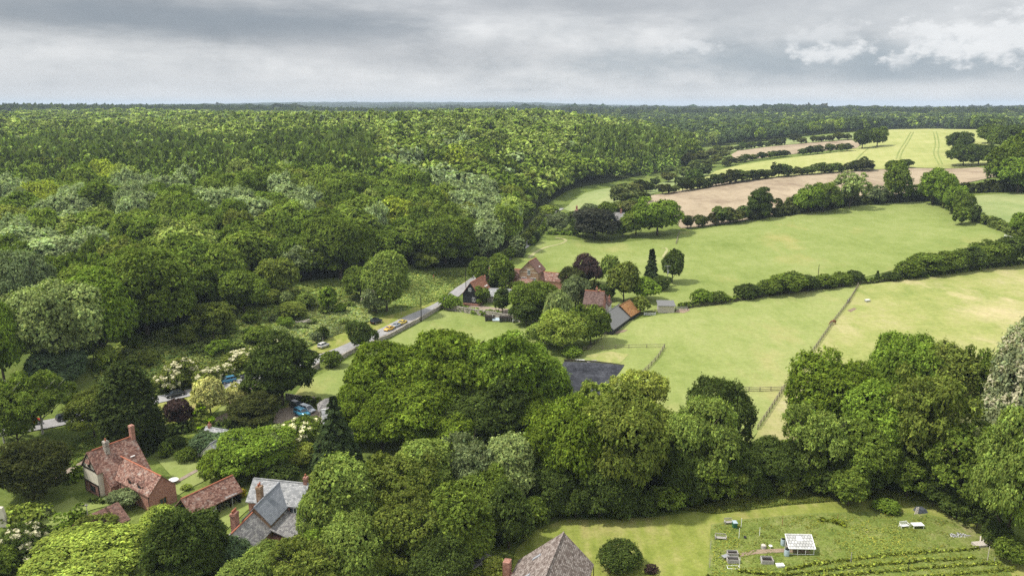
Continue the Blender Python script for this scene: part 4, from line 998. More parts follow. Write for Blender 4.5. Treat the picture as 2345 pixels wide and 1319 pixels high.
row('field_bush', along([(1572,524),(1600,521),(1640,515)], 4, 8), 'round', [HD, HM], '{} low bush from the left along the tilled field foot', 'bushes along the tilled field foot', 6.5, 6, seed=8)
row('field_bush', [(1652,514,1.2),(1672,512,1.2),(1700,508,1.1),(1715,505,.8)], 'round', [HM], '{} tall bush from the left before the layered dark cedar', 'tall bushes before the cedar', 8.5, 8, seed=9)
hedge('hedge', [(1725,503),(1790,494),(1870,482),(1960,470),(2040,464),(2110,460)], 5.5, 5.0, (.048, .062, .02), 'long dark field hedge under the ashes beside the tilled field', 2, .9, 20)
hedge('hedge', [(1790,487),(1830,480),(1850,478)], 5, 7.5, (.09, .115, .035), 'taller thorny stretch in the field hedge left of the oak', 3, .9, 16)
hedge('hedge', [(2110,450),(2160,470),(2220,500),(2290,525),(2335,548)], 4.0, 4.0, (.105, .145, .035), 'curving green hedge between side field and meadow', 4, .8, 20)
hedge('hedge', [(2150,448),(2200,444),(2260,440),(2345,438),(2420,436)], 6, 6, (.05, .065, .02), 'dark hedge above the side field', 5, .9, 16)
hedge('hedge', [(2240,505),(2290,522),(2330,540)], 3.0, 3.0, (.12, .15, .05), 'white-flecked low hedge at the side field corner', 6, .7, 14, flower=((6, 5, 8), .08))
for (u, vt, vb, w, kind, c, lab) in [
 (1606,660,700,58,'lowbush','fresh','bush at the left end of the paddock hedge'),(1645,665,698,50,'lowbush','mid','low bush second from the left in the paddock hedge'),
 (1712,648,688,64,'bush','dark','dark bush third from the left in the paddock hedge'),(1760,636,682,62,'bush','mid','bush fourth from the left in the paddock hedge'),(1805,624,676,84,'round','mid','largest round bush in the paddock hedge'),(1848,628,670,54,'bush','dark','dark bush left of the wooden pole'),
 (1888,626,664,60,'bush','mid','bush right of the wooden pole'),(1925,622,658,56,'bush','mid','bush left of the fence junction'),(1955,618,650,46,'bush','dark','dark bush above the fence junction'),(2008,619,646,18,'spire','dark','tiny pointed conifer in the paddock hedge'),
 (2042,622,646,44,'bush','dark','low bush right of the tiny conifer'),(2078,592,642,62,'bush','mid','rising bush toward the right hedge clump'),(2125,580,636,86,'round','mid','wide bush in the right hedge clump'),(2180,572,628,72,'round','mid','middle bush in the right hedge clump'),(2222,566,622,64,'round','dark','dark bush in the right hedge clump'),(2262,552,616,78,'round','mid','tall bush in the right hedge clump'),(2308,540,612,80,'round','dark','last dark bush before the right edge')]:
    T(u, vt, vb, w, kind, C[c], lab, name='hedge_bush', cat='bush', lod=1, group='bushes of the paddock hedge')
# clipped and garden hedges
hedge('hedge', [(1052,712),(1075,716),(1110,722),(1145,724)], 2.2, 2.0, C['fresh'], 'clipped hedge before the black barn', 11, .45, 26, wob=.1)
hedge('hedge', [(1160,596),(1172,588),(1182,580)], 3.5, 4.5, C['mid'], 'thick hedge block beside the columnar tree', 12, .5, 22, wob=.1)
hedge('hedge', [(1262,538),(1290,538),(1320,540)], 2.2, 2.0, C['fresh'], 'pale clipped hedge below the lane bend', 13, .6, 22)
hedge('hedge', [(100,1225),(135,1212),(170,1195),(182,1185)], 2.6, 2.4, C['fresh'], 'rounded green hedge around the front lawn', 14, .3, 30, wob=.12)
hedge('hedge', [(30,1190),(60,1186),(82,1185)], 4.5, 2.5, C['lime'], 'bright yellow-green hedge bank beside the front lawn', 15, .3, 26)
hedge('hedge', [(162,1105),(178,1092),(186,1084)], 2.4, 2.2, C['fresh'], 'hedge behind the manor gable beside the lane', 16, .3, 28)
hedge('hedge', [(365,1000),(395,990),(430,985)], 2.6, 2.6, C['dark'], 'dark clipped hedge beside the driveway', 17, .35, 28, wob=.1)
hedge('hedge', [(508,985),(540,968),(575,958)], 2.6, 2.4, C['dark'], 'dark hedge along the gravel curve', 18, .35, 28)
hedge('hedge', [(690,925),(735,930),(790,930)], 2.2, 2.2, C['mid'], 'leafy hedge behind the parked cars', 19, .35, 26)
hedge('hedge', [(320,1235),(345,1222),(370,1212),(395,1205)], 1.8, 1.8, C['mid'], 'hedge curving below the open cart bay', 20, .3, 26)
hedge('hedge', [(480,1185),(505,1168),(535,1152),(545,1145)], 1.0, .7, C['silver'], 'silvery lavender edging beside the cottage lawn', 21, .22, 40)
hedge('hedge', [(330,1262),(360,1250),(390,1240)], 2.5, 1.6, C['copper'], 'purple-leaved bed below the dark conifer', 22, .3, 28)
hedge('hedge', [(215,1150),(250,1152),(262,1150)], 1.4, 1.0, C['dark'], 'low dark planting under the jettied gable', 23, .25, 28)
hedge('hedge', [(1560,705),(1660,690),(1800,668),(1960,648)], 2.4, 1.6, C['mid'], 'rough hedge bottom along the paddock rails', 24, .6, 20)
hedge('hedge', [(1985,648),(2080,638),(2180,626),(2340,604)], 2.4, 1.4, C['mid'], 'rough hedge bottom right of the fence junction', 25, .6, 20)
# ground growth nobody could count
cover('undergrowth', wpts([(200,840),(300,770),(420,745),(560,690),(660,655),(740,650),(800,650),(860,720),(850,735),(745,778),(690,800),(560,860),(380,895),(230,880)]), 60000, .5, (.26, .34, .10), 5, .7)
cover('nettles', wpts([(905,705),(890,690),(900,645),(950,622),(1068,620),(1068,640),(1040,662),(1000,688),(960,704)]), 26000, .45, (.24,.315,.10), 6, .5)
cover('brambles', wpts([(640,760),(700,700),(790,690),(860,700),(850,735),(745,778),(690,800)]), 26000, .45, (.28,.34,.16), 7, .7)
cover('allotment_growth', wpts([(1634,1205),(1700,1193),(1860,1180),(2010,1176),(2120,1182),(2200,1200),(2256,1228),(2290,1262),(2310,1330),(2320,1420),(1620,1420),(1632,1290)]), 60000, .16, (.19,.235,.055), 8, .3)
cover('long_grass', wpts([(1560,1168),(1700,1140),(1850,1125),(2010,1122),(2130,1138),(2140,1150),(1960,1145),(1800,1158),(1640,1178)]), 30000, .22, (.15,.19,.045), 9, .7, .25, up=.3)
cover('garden_growth', wpts([(380,1010),(400,1000),(470,1000),(490,1040),(480,1066),(440,1052),(395,1040),(370,1045)]), 9000, .28, C['light'], 10, .5)
cover('bank_growth', wpts([(90,1120),(130,1050),(230,960),(300,945),(330,940),(250,1010),(180,1060),(140,1085)]), 12000, .3, C['light'], 12, .4)
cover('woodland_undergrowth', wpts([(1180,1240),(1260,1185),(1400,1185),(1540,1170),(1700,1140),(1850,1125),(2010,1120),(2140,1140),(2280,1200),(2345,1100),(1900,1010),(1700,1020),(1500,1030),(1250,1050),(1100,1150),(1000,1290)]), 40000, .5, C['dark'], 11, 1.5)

hedge('hedge', [(1216,562),(1232,540),(1246,520),(1254,506)], 2.6, 2.6, C['mid'], 'rough hedge on the field side of the rising lane', 61, .6, 20)
hedge('hedge', [(1192,562),(1212,540),(1228,518),(1238,502)], 2.6, 3.0, C['olive'], 'rough hedge on the wood side of the rising lane', 62, .6, 20)
# ---------------------------------------------------------------- buildings
M['clay'] = tile_mat('old_clay_tiles', (.08, .038, .030), (.18, .085, .062), (.34, .205, .155), .34, .24, (.50, .45, .39), .8)
M['clay_plain'] = tile_mat('brown_clay_tiles', (.075, .038, .030), (.15, .078, .060), (.25, .14, .105), .34, .24, (.35, .30, .25), .4)
M['clay_dark'] = tile_mat('dark_clay_tiles', (.055, .034, .03), (.11, .066, .055), (.20, .13, .11), .34, .24, (.30, .27, .23), .4)
M['orange'] = tile_mat('orange_clay_tiles', (.17, .065, .035), (.30, .125, .07), (.40, .20, .13), .34, .26, (.42, .34, .28), .35)
M['rust'] = tile_mat('rusty_tiles', (.16, .07, .025), (.28, .13, .045), (.40, .22, .09), .34, .26)
M['slate'] = tile_mat('weathered_slate', (.16, .165, .17), (.27, .275, .28), (.40, .40, .40), .42, .26, (.60, .59, .55), .6)
M['slate_new'] = tile_mat('blue_grey_slate', (.17, .185, .205), (.215, .23, .255), (.26, .275, .30), .42, .26, mortar=.5)
M['slate_dark'] = tile_mat('mossy_slate', (.12, .115, .115), (.20, .19, .19), (.32, .31, .29), .42, .26, (.42, .40, .33), .5)
M['stone_tile'] = tile_mat('stone_roof_tiles', (.095, .07, .058), (.185, .145, .125), (.33, .28, .25), .38, .30, (.55, .52, .47), .5, mortar=.6, bump=.9)
M['corrugated'] = tile_mat('weathered_sheet_roof', (.17, .17, .17), (.27, .27, .265), (.40, .40, .385), .22, 2.6, mortar=.6)
M['brick'] = tile_mat('red_brick', (.19, .085, .065), (.34, .165, .12), (.46, .26, .20), .23, .085, mortar=.25, bump=.3)
M['brick_brown'] = tile_mat('brown_brick_flint', (.15, .085, .045), (.27, .165, .095), (.40, .28, .19), .23, .085, (.45, .38, .28), .4, bump=.3)
M['flint'] = tile_mat('flint_wall', (.13, .12, .10), (.30, .27, .23), (.50, .46, .40), .35, .22, (.30, .15, .11), .5, mortar=.5)
M['board'] = tile_mat('black_weatherboard', (.010, .011, .013), (.018, .02, .022), (.032, .034, .037), 9, .22, mortar=.8)
M['cream'] = plain('cream_plaster', (.62, .57, .47), .9, .1, var=.14, scale=1.2)
M['white'] = plain('white_render', (.78, .77, .74), .8, .2, var=.06, scale=1.5)
M['white_paint'] = plain('white_paint', (.80, .80, .78), .45, .4, var=.03)
M['timber'] = plain('dark_timber', (.022, .018, .015), .85, .1, var=.4, scale=5)
M['grey_wood'] = plain('silvered_wood', (.36, .34, .31), .9, .1, var=.3, scale=5)
M['pale_wood'] = plain('pale_bare_wood', (.52, .47, .40), .85, .1, var=.25, scale=6)
M['glass'] = plain('window_glass', (.035, .045, .055), .08, .6, var=.2)
M['terracotta'] = plain('terracotta', (.36, .13, .075), .85, .2, var=.2)
M['lead'] = plain('lead_grey', (.30, .31, .33), .6, .3, var=.15)
M['dark_in'] = plain('dark_interior', (.012, .011, .010), .95, .05)
M['metal'] = plain('dull_metal', (.45, .46, .47), .45, .5, .6, var=.15)
def pane_window(root, x, y, z, w, h, face, lights=2, mat='white_paint', name='window', t=.09):
    """frame with its pane, set just proud of the wall; face is the outward direction in the building's own plan, degrees"""
    b = MB(); b.box(-w/2, w/2, -.05, .03, 0, t).box(-w/2, w/2, -.05, .03, h-t, h)
    for k in range(lights+1):
        c = -w/2+t/2+(w-t)*k/lights; b.box(c-t/2, c+t/2, -.047, .028, t, h-t)
    o = b.build(name, M[mat], root); o.location = (x, y, z); o.rotation_euler = (0, 0, math.radians(face+90))
    MB().box(-w/2+t*.5, w/2-t*.5, -.02, .01, t*.5, h-t*.5).build('pane', M['glass'], o)
    return o
def walls_gable(b, xl, xr, y0, y1, e_l, e_r, ridge, xm=0.):
    """a box whose two y ends rise to a gable; eaves may differ left and right"""
    prof = [(xl, -.4), (xr, -.4), (xr, e_r), (xm, ridge), (xl, e_l)]
    return b.prism(prof, y0, y1)
def roof_gable(b, xl, xr, y0, y1, e_l, e_r, ridge, xm=0., ov=.3, th=.16, vg=.2):
    for (x, e) in ((xl, e_l), (xr, e_r)):
        s = 1 if x > xm else -1; sl = (ridge-e)/abs(x-xm); xo = x+s*ov; zo = e-sl*ov
        p = [(xm, ridge+.05), (xo, zo+.05), (xo, zo+.05+th), (xm, ridge+.05+th)]
        if s < 0: p = p[::-1]
        b.prism(p, y0-vg, y1+vg)
    return b
def ridge_tiles(b, y0, y1, z, x=0., r=.13):
    return b.tube((x, y0-.15, z), (x, y1+.15, z), r, n=8)
def chimney(parent, x, y, z0, z1, w=.75, d=.6, pots=2, mat='brick', pot='terracotta'):
    b = MB(); b.box(-w/2, w/2, -d/2, d/2, z0, z1-.35).box(-w/2-.07, w/2+.07, -d/2-.07, d/2+.07, z1-.35, z1-.2).box(-w/2-.02, w/2+.02, -d/2-.02, d/2+.02, z1-.2, z1)
    o = b.build('chimney', M[mat], parent); o.location = (x, y, 0)
    pb = MB()
    for k in range(pots):
        c = (-w/2+w*(k+.5)/pots, 0, 0); pb.lathe([(.12, z1+.003), (.14, z1+.1), (.11, z1+.45), (.14, z1+.5), (.09, z1+.52)], 8, c)
    if pots: pb.build('chimney_pot', M[pot], parent).location = (x, y, 0)
    return o
class B:
    """a building set out from the two ends of its ridge as the photo shows them"""
    def __init__(s, name, label, a, b, ridge, cat='house', flip=False):
        g = gz(*at(*a, 4)[:2]); p = pz(*a, g+ridge); q = pz(*b, g+ridge)
        s.L = (q-p).length; d = (q-p).normalized(); m = (p+q)/2; s.p, s.q = p, q
        s.root = empty(name, (m.x, m.y, g), math.atan2(-d.x, d.y)); tag(s.root, label, cat)
    def range(s, xl, xr, e_l, e_r, ridge, y0=None, y1=None, wall='brick', roof='clay', xm=0., ov=.3, vg=.2, cap='terracotta', ridge_cap=True):
        y0 = -s.L/2 if y0 is None else y0; y1 = s.L/2 if y1 is None else y1
        w = walls_gable(MB(), xl, xr, y0, y1, e_l, e_r, ridge, xm).build('wall', M[wall], s.root)
        r = roof_gable(MB(), xl, xr, y0, y1, e_l, e_r, ridge, xm, ov, .16, vg).build('roof', M[roof], s.root)
        if ridge_cap: ridge_tiles(MB(), y0, y1, ridge+.2, xm).build('ridge_tiles', M[cap], r)
        return w, r
    def cross(s, x0, x1, yc, hw, eave, ridge, wall='brick', roof='clay', ov=.25, vg=.2, cap='terracotta', e2=None):
        """a range at right angles: its ridge runs along x from x0 to x1"""
        e2 = eave if e2 is None else e2
        def turn(b): b.v = [(y, -x+yc, z) for x, y, z in b.v]; return b
        w = turn(walls_gable(MB(), -hw, hw, x0, x1, e2, eave, ridge)).build('wall', M[wall], s.root)
        r = turn(roof_gable(MB(), -hw, hw, x0, x1, e2, eave, ridge, 0., ov, .15, vg)).build('roof', M[roof], s.root)
        turn(ridge_tiles(MB(), x0, x1, ridge+.19)).build('ridge_tiles', M[cap], r)
        return w, r
    def box(s, name, x0, x1, y0, y1, z0, z1, mat, parent=None):
        return MB().box(x0, x1, y0, y1, z0, z1).build(name, M[mat], parent or s.root)
# --- tile-roofed manor with a jettied gable and a brick cross wing
h = B('manor_house', 'old brick manor with mossy red tile roof and white jettied gable', (201, 1037), (304, 1000), 8.2)
L2 = h.L/2
w_, r_ = h.range(-2.5, 4.7, 5.3, 2.9, 8.2, -L2+.9, L2, 'brick', 'clay', ov=.35)
walls_gable(MB(), -2.45, 2.45, -L2-.05, -L2+.9, 5.25, 5.25, 8.15).build('jettied_gable', M['cream'], h.root)
roof_gable(MB(), -2.5, 2.5, -L2-.05, -L2+.72, 5.25, 5.25, 8.23, 0, .35, .16, .2).build('gable_roof', M['clay'], h.root)
MB().box(-2.52, 2.52, -L2-.13, -L2-.04, 5.0, 5.3).build('tie_beam', M['timber'], h.root)
b = MB().box(-2.52, 2.52, -L2-.13, -L2-.04, 2.35, 2.6).box(-2.52, -2.3, -L2-.12, -L2-.04, -.2, 2.35).box(2.3, 2.52, -L2-.12, -L2-.04, -.2, 2.35)
for k in range(1, 12): b.box(-2.5+k*.41, -2.36+k*.41, -L2-.1, -L2-.04, .0, 2.36)
fr = b.build('timber_frame', M['timber'], h.root)
for s_ in (-1, 1): MB().hexa([(s_*2.75, -L2-.28, 4.95), (s_*2.55, -L2-.28, 4.95), (s_*2.55, -L2-.2, 4.95), (s_*2.75, -L2-.2, 4.95)][::s_ if s_ > 0 else 1], [(.12*s_, -L2-.28, 8.1), (-.08*s_, -L2-.28, 8.1), (-.08*s_, -L2-.2, 8.1), (.12*s_, -L2-.2, 8.1)][::s_ if s_ > 0 else 1]).build('barge_board', M['timber'], h.root)
MB().box(-2.3, 2.3, -L2-.075, -L2-.045, .1, 2.3).build('brick_panel', M['brick'], h.root)
pane_window(h.root, 0, -L2-.1, 5.5, 1.0, .85, -90, 3, 'timber', 'oriel_window')
MB().hexa([(-.75, -L2-.5, 6.35), (.75, -L2-.5, 6.35), (.75, -L2-.06, 6.35), (-.75, -L2-.06, 6.35)], [(-.55, -L2-.1, 7.1), (.55, -L2-.1, 7.1), (.55, -L2-.06, 7.1), (-.55, -L2-.06, 7.1)]).build('oriel_hood', M['clay'], h.root)
pane_window(h.root, .3, -L2-.12, .9, 1.5, 1.1, -90, 4, 'timber')
chimney(r_, .75, -L2+2.9, 6.3, 9.6, .9, .75, 1, 'flint'); chimney(r_, .1, L2-.1, 6.6, 10.6, .85, .7, 0, 'brick')
MB().box(1.9, 2.6, L2-2.1, L2-1.3, 5.62, 5.72).build('skylight', M['white_paint'], r_).rotation_euler = (0, 0, 0)
yc = -L2+4.7
wx, rx = h.cross(1.2, 14.8, yc, 2.45, 3.5, 6.0, 'brick', 'clay', e2=3.5)
for xx in (8.6, 11.6):
    d = MB().prism([(xx-.65, 3.6), (xx+.65, 3.6), (xx+.65, 4.35), (xx, 4.9), (xx-.65, 4.35)], yc-2.25, yc-1.0).build('dormer', M['brick'], rx)
    roof_gable(MB(), xx-.65, xx+.65, yc-2.25, yc-.9, 4.35, 4.35, 4.9, xx, .2, .1, .15).build('dormer_roof', M['clay'], rx)
    pane_window(h.root, xx, yc-2.28, 3.55, .9, .8, -90, 2, 'timber')
for xx in (7.4, 10.0, 12.6): pane_window(h.root, xx, yc-2.38, .9, 1.1, .9, -90, 2, 'timber')
pane_window(h.root, 14.83, yc-.1, .9, 1.3, 1.2, 0, 2, 'rust')
b = MB()
for xx in (5.6, 10.1, 14.6): b.tube((xx, yc-2.52, -.1), (xx, yc-2.52, 3.4), .05)
b.tube((14.86, yc+2.2, -.1), (12.66, yc+2.2, 3.4), .05).build('drainpipe', M['timber'], h.root)
# --- cart shed
h = B('cart_shed', 'long open-fronted cart shed with red tile roof', (416, 1141), (531, 1088), 4.6, 'shed')
L2 = h.L/2
r_ = roof_gable(MB(), -2.0, 2.2, -L2, L2, 2.5, 2.3, 4.4).build('roof', M['clay'], h.root); ridge_tiles(MB(), -L2, L2, 4.6).build('ridge_tiles', M['terracotta'], r_)
MB().box(-2.0, -1.8, -L2, L2, -.4, 2.4).box(-1.8, 2.0, -L2, -L2+.2, -.4, 2.3).box(-1.8, 2.0, L2-.2, L2, -.4, 2.3).build('wall', M['board'], h.root)
MB().box(1.75, 2.05, -L2+2.6, -L2+3.4, -.2, 2.2).build('white_pier', M['cream'], h.root)
for k in (.55, .78): MB().box(1.8, 2.0, -L2+2*L2*k-.1, -L2+2*L2*k+.1, -.2, 2.2).build('post', M['timber'], h.root)
pane_window(h.root, 1.95, -L2+4.4, .9, .8, .8, 0, 2)
# --- garage
h = B('garage', 'low garage with brown tile roof and white door', (186, 1189), (268, 1152), 4.2, 'garage')
L2 = h.L/2
h.range(-2.4, 2.8, 2.4, 2.2, 4.2, -L2, L2*.35, 'brick', 'clay_plain', cap='clay_plain', ridge_cap=False)
roof_gable(MB(), -2.4, 2.8, L2*.35, L2, 2.4, 2.2, 4.2).build('bay_roof', M['clay_plain'], h.root)
MB().box(-2.4, -2.2, L2*.35, L2, -.4, 2.4).build('bay_wall', M['board'], h.root)
for yy in (.6, .95): MB().box(2.5, 2.7, L2*yy-.1, L2*yy+.1, -.3, 2.2).build('post', M['timber'], h.root)
MB().box(-1.3, 1.7, -L2-.07, -L2-.02, -.1, 2.05).build('garage_door', M['white_paint'], h.root)
# --- slate cottage
h = B('slate_cottage', 'brick cottage of many grey slate roofs with tall chimneys', (704, 1109), (584, 1097), 7.2)
L2 = h.L/2
# local Y runs from the right gable to the left one, local X points away from the camera
w_, r_ = h.range(-2.6, 2.6, 4.7, 4.7, 7.2, None, None, 'brick', 'slate', cap='slate', vg=.3)
chimney(r_, .1, -L2+.3, 6.0, 8.5, .7, .6, 1, 'brick')
MB().box(-2.72, -.1, -L2-.36, -L2-.31, 4.4, 4.6).build('barge_board', M['white_paint'], h.root)
wx, rx = h.cross(-8.2, -.2, .2, 2.45, 4.5, 7.0, 'brick_brown', 'slate_new', cap='slate_new')
chimney(rx, -4.9, 1.1, 5.5, 8.9, .95, .8, 2, 'brick_brown')
wl, rl = h.cross(-14.4, -8.45, .5, 2.75, 3.5, 6.1, 'brick', 'slate_dark', e2=3.5)
chimney(rl, -11.6, 1.6, 3.6, 8.0, 1.2, .8, 4, 'brick')
MB().hexa([(-8.6, -6.0, 2.2), (-2.4, -6.0, 2.2), (-2.4, -2.28, 3.6), (-8.6, -2.28, 3.6)], [(-8.6, -6.0, 2.36), (-2.4, -6.0, 2.36), (-2.4, -2.28, 3.76), (-8.6, -2.28, 3.76)]).build('lean_to_roof', M['slate_dark'], h.root)
MB().box(-8.4, -2.6, -5.8, -2.3, -.4, 2.15).build('lean_to_wall', M['brick'], h.root)
pane_window(h.root, -3.4, -2.3, 3.8, .8, .75, -90, 1); pane_window(h.root, -2.63, -3.3, 3.3, 1.2, 1.0, 180, 2)
MB().tube((-2.68, -2.75, 0), (-2.68, -2.75, 4.5), .06).build('drainpipe', M['timber'], h.root)
MB().box(-2.62, -.2, -2.3, -2.2, 4.9, 5.05).build('valley_lead', M['lead'], h.root)
# television aerials stand on the chimneys
def aerial(pos, hgt_, label, dirn=0.):
    e = empty('aerial', pos, dirn); tag(e, label, 'aerial')
    MB().tube((0, 0, 0), (0, 0, hgt_), .035).build('mast', M['metal'], e)
    b = MB().tube((-1.0, 0, hgt_-.1), (.9, 0, hgt_-.1), .03)
    for k in range(8): b.tube((-.9+k*.22, -.28, hgt_-.1), (-.9+k*.22, .28, hgt_-.1), .02)
    b.build('antenna', M['metal'], e)
_q = h.root.matrix_basis @ Vector((-11.3, 1.9, 7.6)); aerial(_q, 3.2, 'tall comb aerial on the four-pot chimney', .9)
# --- bungalow, white house
h = B('bungalow', 'grey-roofed white bungalow half hidden by the blue-green tree', (473, 979), (541, 990), 5.0)
w_, r_ = h.range(-3.2, 3.2, 2.5, 2.5, 5.0, None, None, 'white', 'slate', cap='slate'); chimney(r_, 0, -h.L/2+.8, 4.2, 5.9, .5, .5, 1)
h.cross(-.5, 5.2, 1.6, 2.0, 2.5, 4.4, 'white', 'slate', cap='slate')
pane_window(h.root, -.2, -h.L/2-.02, .9, 1.3, 1.1, -90, 2); pane_window(h.root, 3.23, -2.0, .9, 1.4, 1.1, 0, 3)
h = B('white_house', 'white rendered house with slate roofs behind the tall spruce', (738, 942), (798, 934), 6.6)
L2 = h.L/2
w_, r_ = h.range(-3.0, 3.0, 4.3, 4.3, 6.8, None, None, 'white', 'slate', cap='white_paint'); chimney(r_, 0, -.5, 6.3, 8.4, .7, .6, 2)
h.cross(2.0, 7.4, L2-2.6, 2.4, 4.2, 6.6, 'white', 'slate', cap='white_paint')
pane_window(h.root, 3.03, -1.5, 3.0, 1.2, 1.0, 0, 2); pane_window(h.root, 3.03, -1.5, .8, 1.4, 1.2, 0, 2)
b = MB().box(2.9, 6.2, -L2-.8, -L2+2.6, -.3, .7)
b.build('conservatory_base', M['white'], h.root)
b = MB()
for xx, yy in [(2.95, -L2-.75), (4.05, -L2-.75), (5.15, -L2-.75), (6.15, -L2-.75), (6.15, -L2+.4), (6.15, -L2+1.5), (6.15, -L2+2.55), (2.95, -L2+2.55)]: b.box(xx-.06, xx+.06, yy-.06, yy+.06, .7, 2.4)
b.box(2.9, 6.2, -L2-.83, -L2-.68, 2.4, 2.55).box(6.06, 6.22, -L2-.67, -L2+2.6, 2.4, 2.55).build('conservatory_frame', M['white_paint'], h.root)
MB().box(2.98, 6.12, -L2-.74, -L2-.72, .7, 2.4).box(6.12, 6.14, -L2-.7, -L2+2.5, .7, 2.4).build('conservatory_glass', M['glass'], h.root)
MB().hexa([(2.8, -L2-.9, 2.56), (6.3, -L2-.9, 2.56), (6.3, -L2+2.7, 2.56), (2.8, -L2+2.7, 2.56)], [(2.8, -L2+.8, 3.3), (5.2, -L2+.8, 3.3), (5.2, -L2+1.0, 3.3), (2.8, -L2+1.0, 3.3)]).build('conservatory_roof', M['white_paint'], h.root)
p = at(752, 952); e = empty('garden_store', p, .3); tag(e, 'small hipped slate-roofed store beside the white house', 'outbuilding')
MB().box(-1.9, 1.9, -1.9, 1.9, -.3, 2.3).build('wall', M['flint'], e); MB().hexa([(-2.3, -2.3, 2.3), (2.3, -2.3, 2.3), (2.3, 2.3, 2.3), (-2.3, 2.3, 2.3)], [(-.5, -.1, 4.2), (.5, -.1, 4.2), (.5, .1, 4.2), (-.5, .1, 4.2)]).build('roof', M['slate_dark'], e)
# --- big stone-tiled barn at the bottom edge
h = B('stone_tiled_barn', 'big barn with lichened stone-tile roof at the bottom edge', (1245, 1330), (1290, 1222), 8.2, 'barn')
L2 = h.L/2
w_, r_ = h.range(-6.4, 4.2, 2.7, 4.1, 8.2, -L2-6, L2, 'brick', 'stone_tile', cap='stone_tile')
for k, yy in enumerate((L2-3.0, L2-7.4)):
    o = MB().box(-.75, .75, -.25, .25, 0, .12).build('roof_vent', M['lead'], r_); o.location = (-3.1-.4*k, yy, 5.75-.33*k); o.rotation_euler = (0, -math.atan(5.5/6.4), .0)
MB().tube((4.55, L2-.2, -.2), (4.55, L2-.2, 3.8), .06).build('drainpipe', M['timber'], h.root)
MB().box(-8.0, -7.0, L2-3.6, L2-2.4, -.3, 4.4).box(-7.0, -6.4, L2-3.4, L2-2.6, -.3, 2.4).build('chimney', M['brick'], h.root)
p = at(1100, 1322); e = empty('lean_to', p, .1); tag(e, 'small mossy slate lean-to left of the stone-tiled barn', 'outbuilding')
MB().box(-2.2, 2.2, -1.6, 1.6, -.3, 1.9).build('wall', M['brick'], e); roof_gable(MB(), -2.2, 2.2, -1.6, 1.6, 1.9, 1.9, 3.3).build('roof', M['slate_dark'], e)
# --- farmstead
h = B('black_barn', 'black weatherboarded barn with orange tile roof', (1077, 648), (1105, 633), 7.6, 'barn')
L2 = h.L/2
w_, r_ = h.range(-2.9, 2.9, 3.6, 3.6, 7.6, None, None, 'board', 'orange', ov=.2, vg=.15)
MB().box(-2.95, 2.95, -L2-.05, L2+.05, -.35, .35).build('plinth', M['brick'], h.root)
pane_window(h.root, -.2, -L2-.03, 4.6, 1.0, 1.1, -90, 2); pane_window(h.root, 1.2, -L2-.03, 1.0, 1.2, 1.5, -90, 2)
for yy, zz in ((L2-1.6, 4.75), (L2-3.0, 4.75)): MB().box(2.05, 2.55, yy-.25, yy+.25, zz-.1, zz+.28).build('skylight', M['white_paint'], r_)
chimney(r_, 1.1, L2-.6, 5.5, 8.0, .6, .6, 1)
h = B('gabled_house', 'tall brown brick gabled house with a steep tile roof', (1211, 600), (1227, 591.5), 9.4)
L2 = h.L/2
w_, r_ = h.range(-3.7, 3.7, 5.6, 5.6, 9.4, None, None, 'brick_brown', 'clay_plain', ov=.3, vg=.3)
pane_window(h.root, 0, -L2-.03, 4.5, 1.1, 1.9, -90, 2)
for xx in (-1.8, 1.8): pane_window(h.root, xx, -L2-.03, 2.6, 2.0, 1.0, -90, 3)
b = MB()
for zz, hw in ((5.5, 3.5), (6.9, 2.2), (6.6, 1.4)): b.box(-hw, hw, -L2-.04, -L2-.02, zz, zz+.12)
b.build('brick_band', M['cream'], h.root)
MB().box(2.3, 2.9, .2, .9, 7.0, 7.15).build('skylight', M['white_paint'], r_)
wl, rl = h.cross(3.4, 13.5, .8, 2.6, 2.6, 5.0, 'brick', 'clay'); wl, rl = h.cross(-9.5, -3.4, .8, 2.6, 2.6, 5.2, 'brick', 'clay')
MB().hexa([(-4.0, -L2-2.6, 1.9), (2.0, -L2-2.6, 1.9), (2.0, -L2-.06, 3.0), (-4.0, -L2-.06, 3.0)], [(-4.0, -L2-2.6, 2.05), (2.0, -L2-2.6, 2.05), (1.4, -L2-.06, 3.15), (-3.4, -L2-.06, 3.15)]).build('porch_roof', M['clay'], h.root)
MB().box(-3.6, 1.6, -L2-2.3, -L2-.05, -.3, 1.9).build('porch_wall', M['brick'], h.root)
h = B('tiled_outhouse', 'low red-tiled outhouse behind the two garden trees', (1112, 613), (1133, 615), 4.4, 'outbuilding'); h.range(-2.4, 2.4, 2.3, 2.3, 4.4, None, None, 'brick', 'clay')
h = B('slate_outbuilding', 'long low slate-roofed outbuilding beside the black barn', (1120, 661), (1196, 665), 4.2, 'outbuilding')
w_, r_ = h.range(-2.7, 2.7, 2.2, 2.2, 4.2, None, None, 'flint', 'slate', cap='slate')
MB().box(-2.0, -1.2, -h.L/2+1.0, -h.L/2+1.9, 3.0, 3.35).build('skylight', M['white_paint'], r_)
h = B('brick_store', 'little orange-roofed brick store behind the slate outbuilding', (1172, 660), (1194, 661.5), 4.0, 'outbuilding'); h.range(-1.6, 1.6, 2.6, 2.6, 4.0, None, None, 'brick', 'orange')
h = B('white_gabled_house', 'tile-roofed farmhouse with white gables beside the slate barn', (1341, 666), (1384, 669), 8.0)
L2 = h.L/2
w_, r_ = h.range(-3.2, 3.2, 4.6, 4.6, 8.0, None, None, 'brick', 'clay_dark'); chimney(r_, 0, .6, 7.0, 9.2, .7, .6, 1)
h.cross(-5.4, -.6, .7, 1.5, 5.2, 7.2, 'white', 'clay_dark'); wl, rl = h.cross(-8.8, -3.3, L2-1.6, 2.6, 2.7, 5.6, 'white', 'clay_dark')
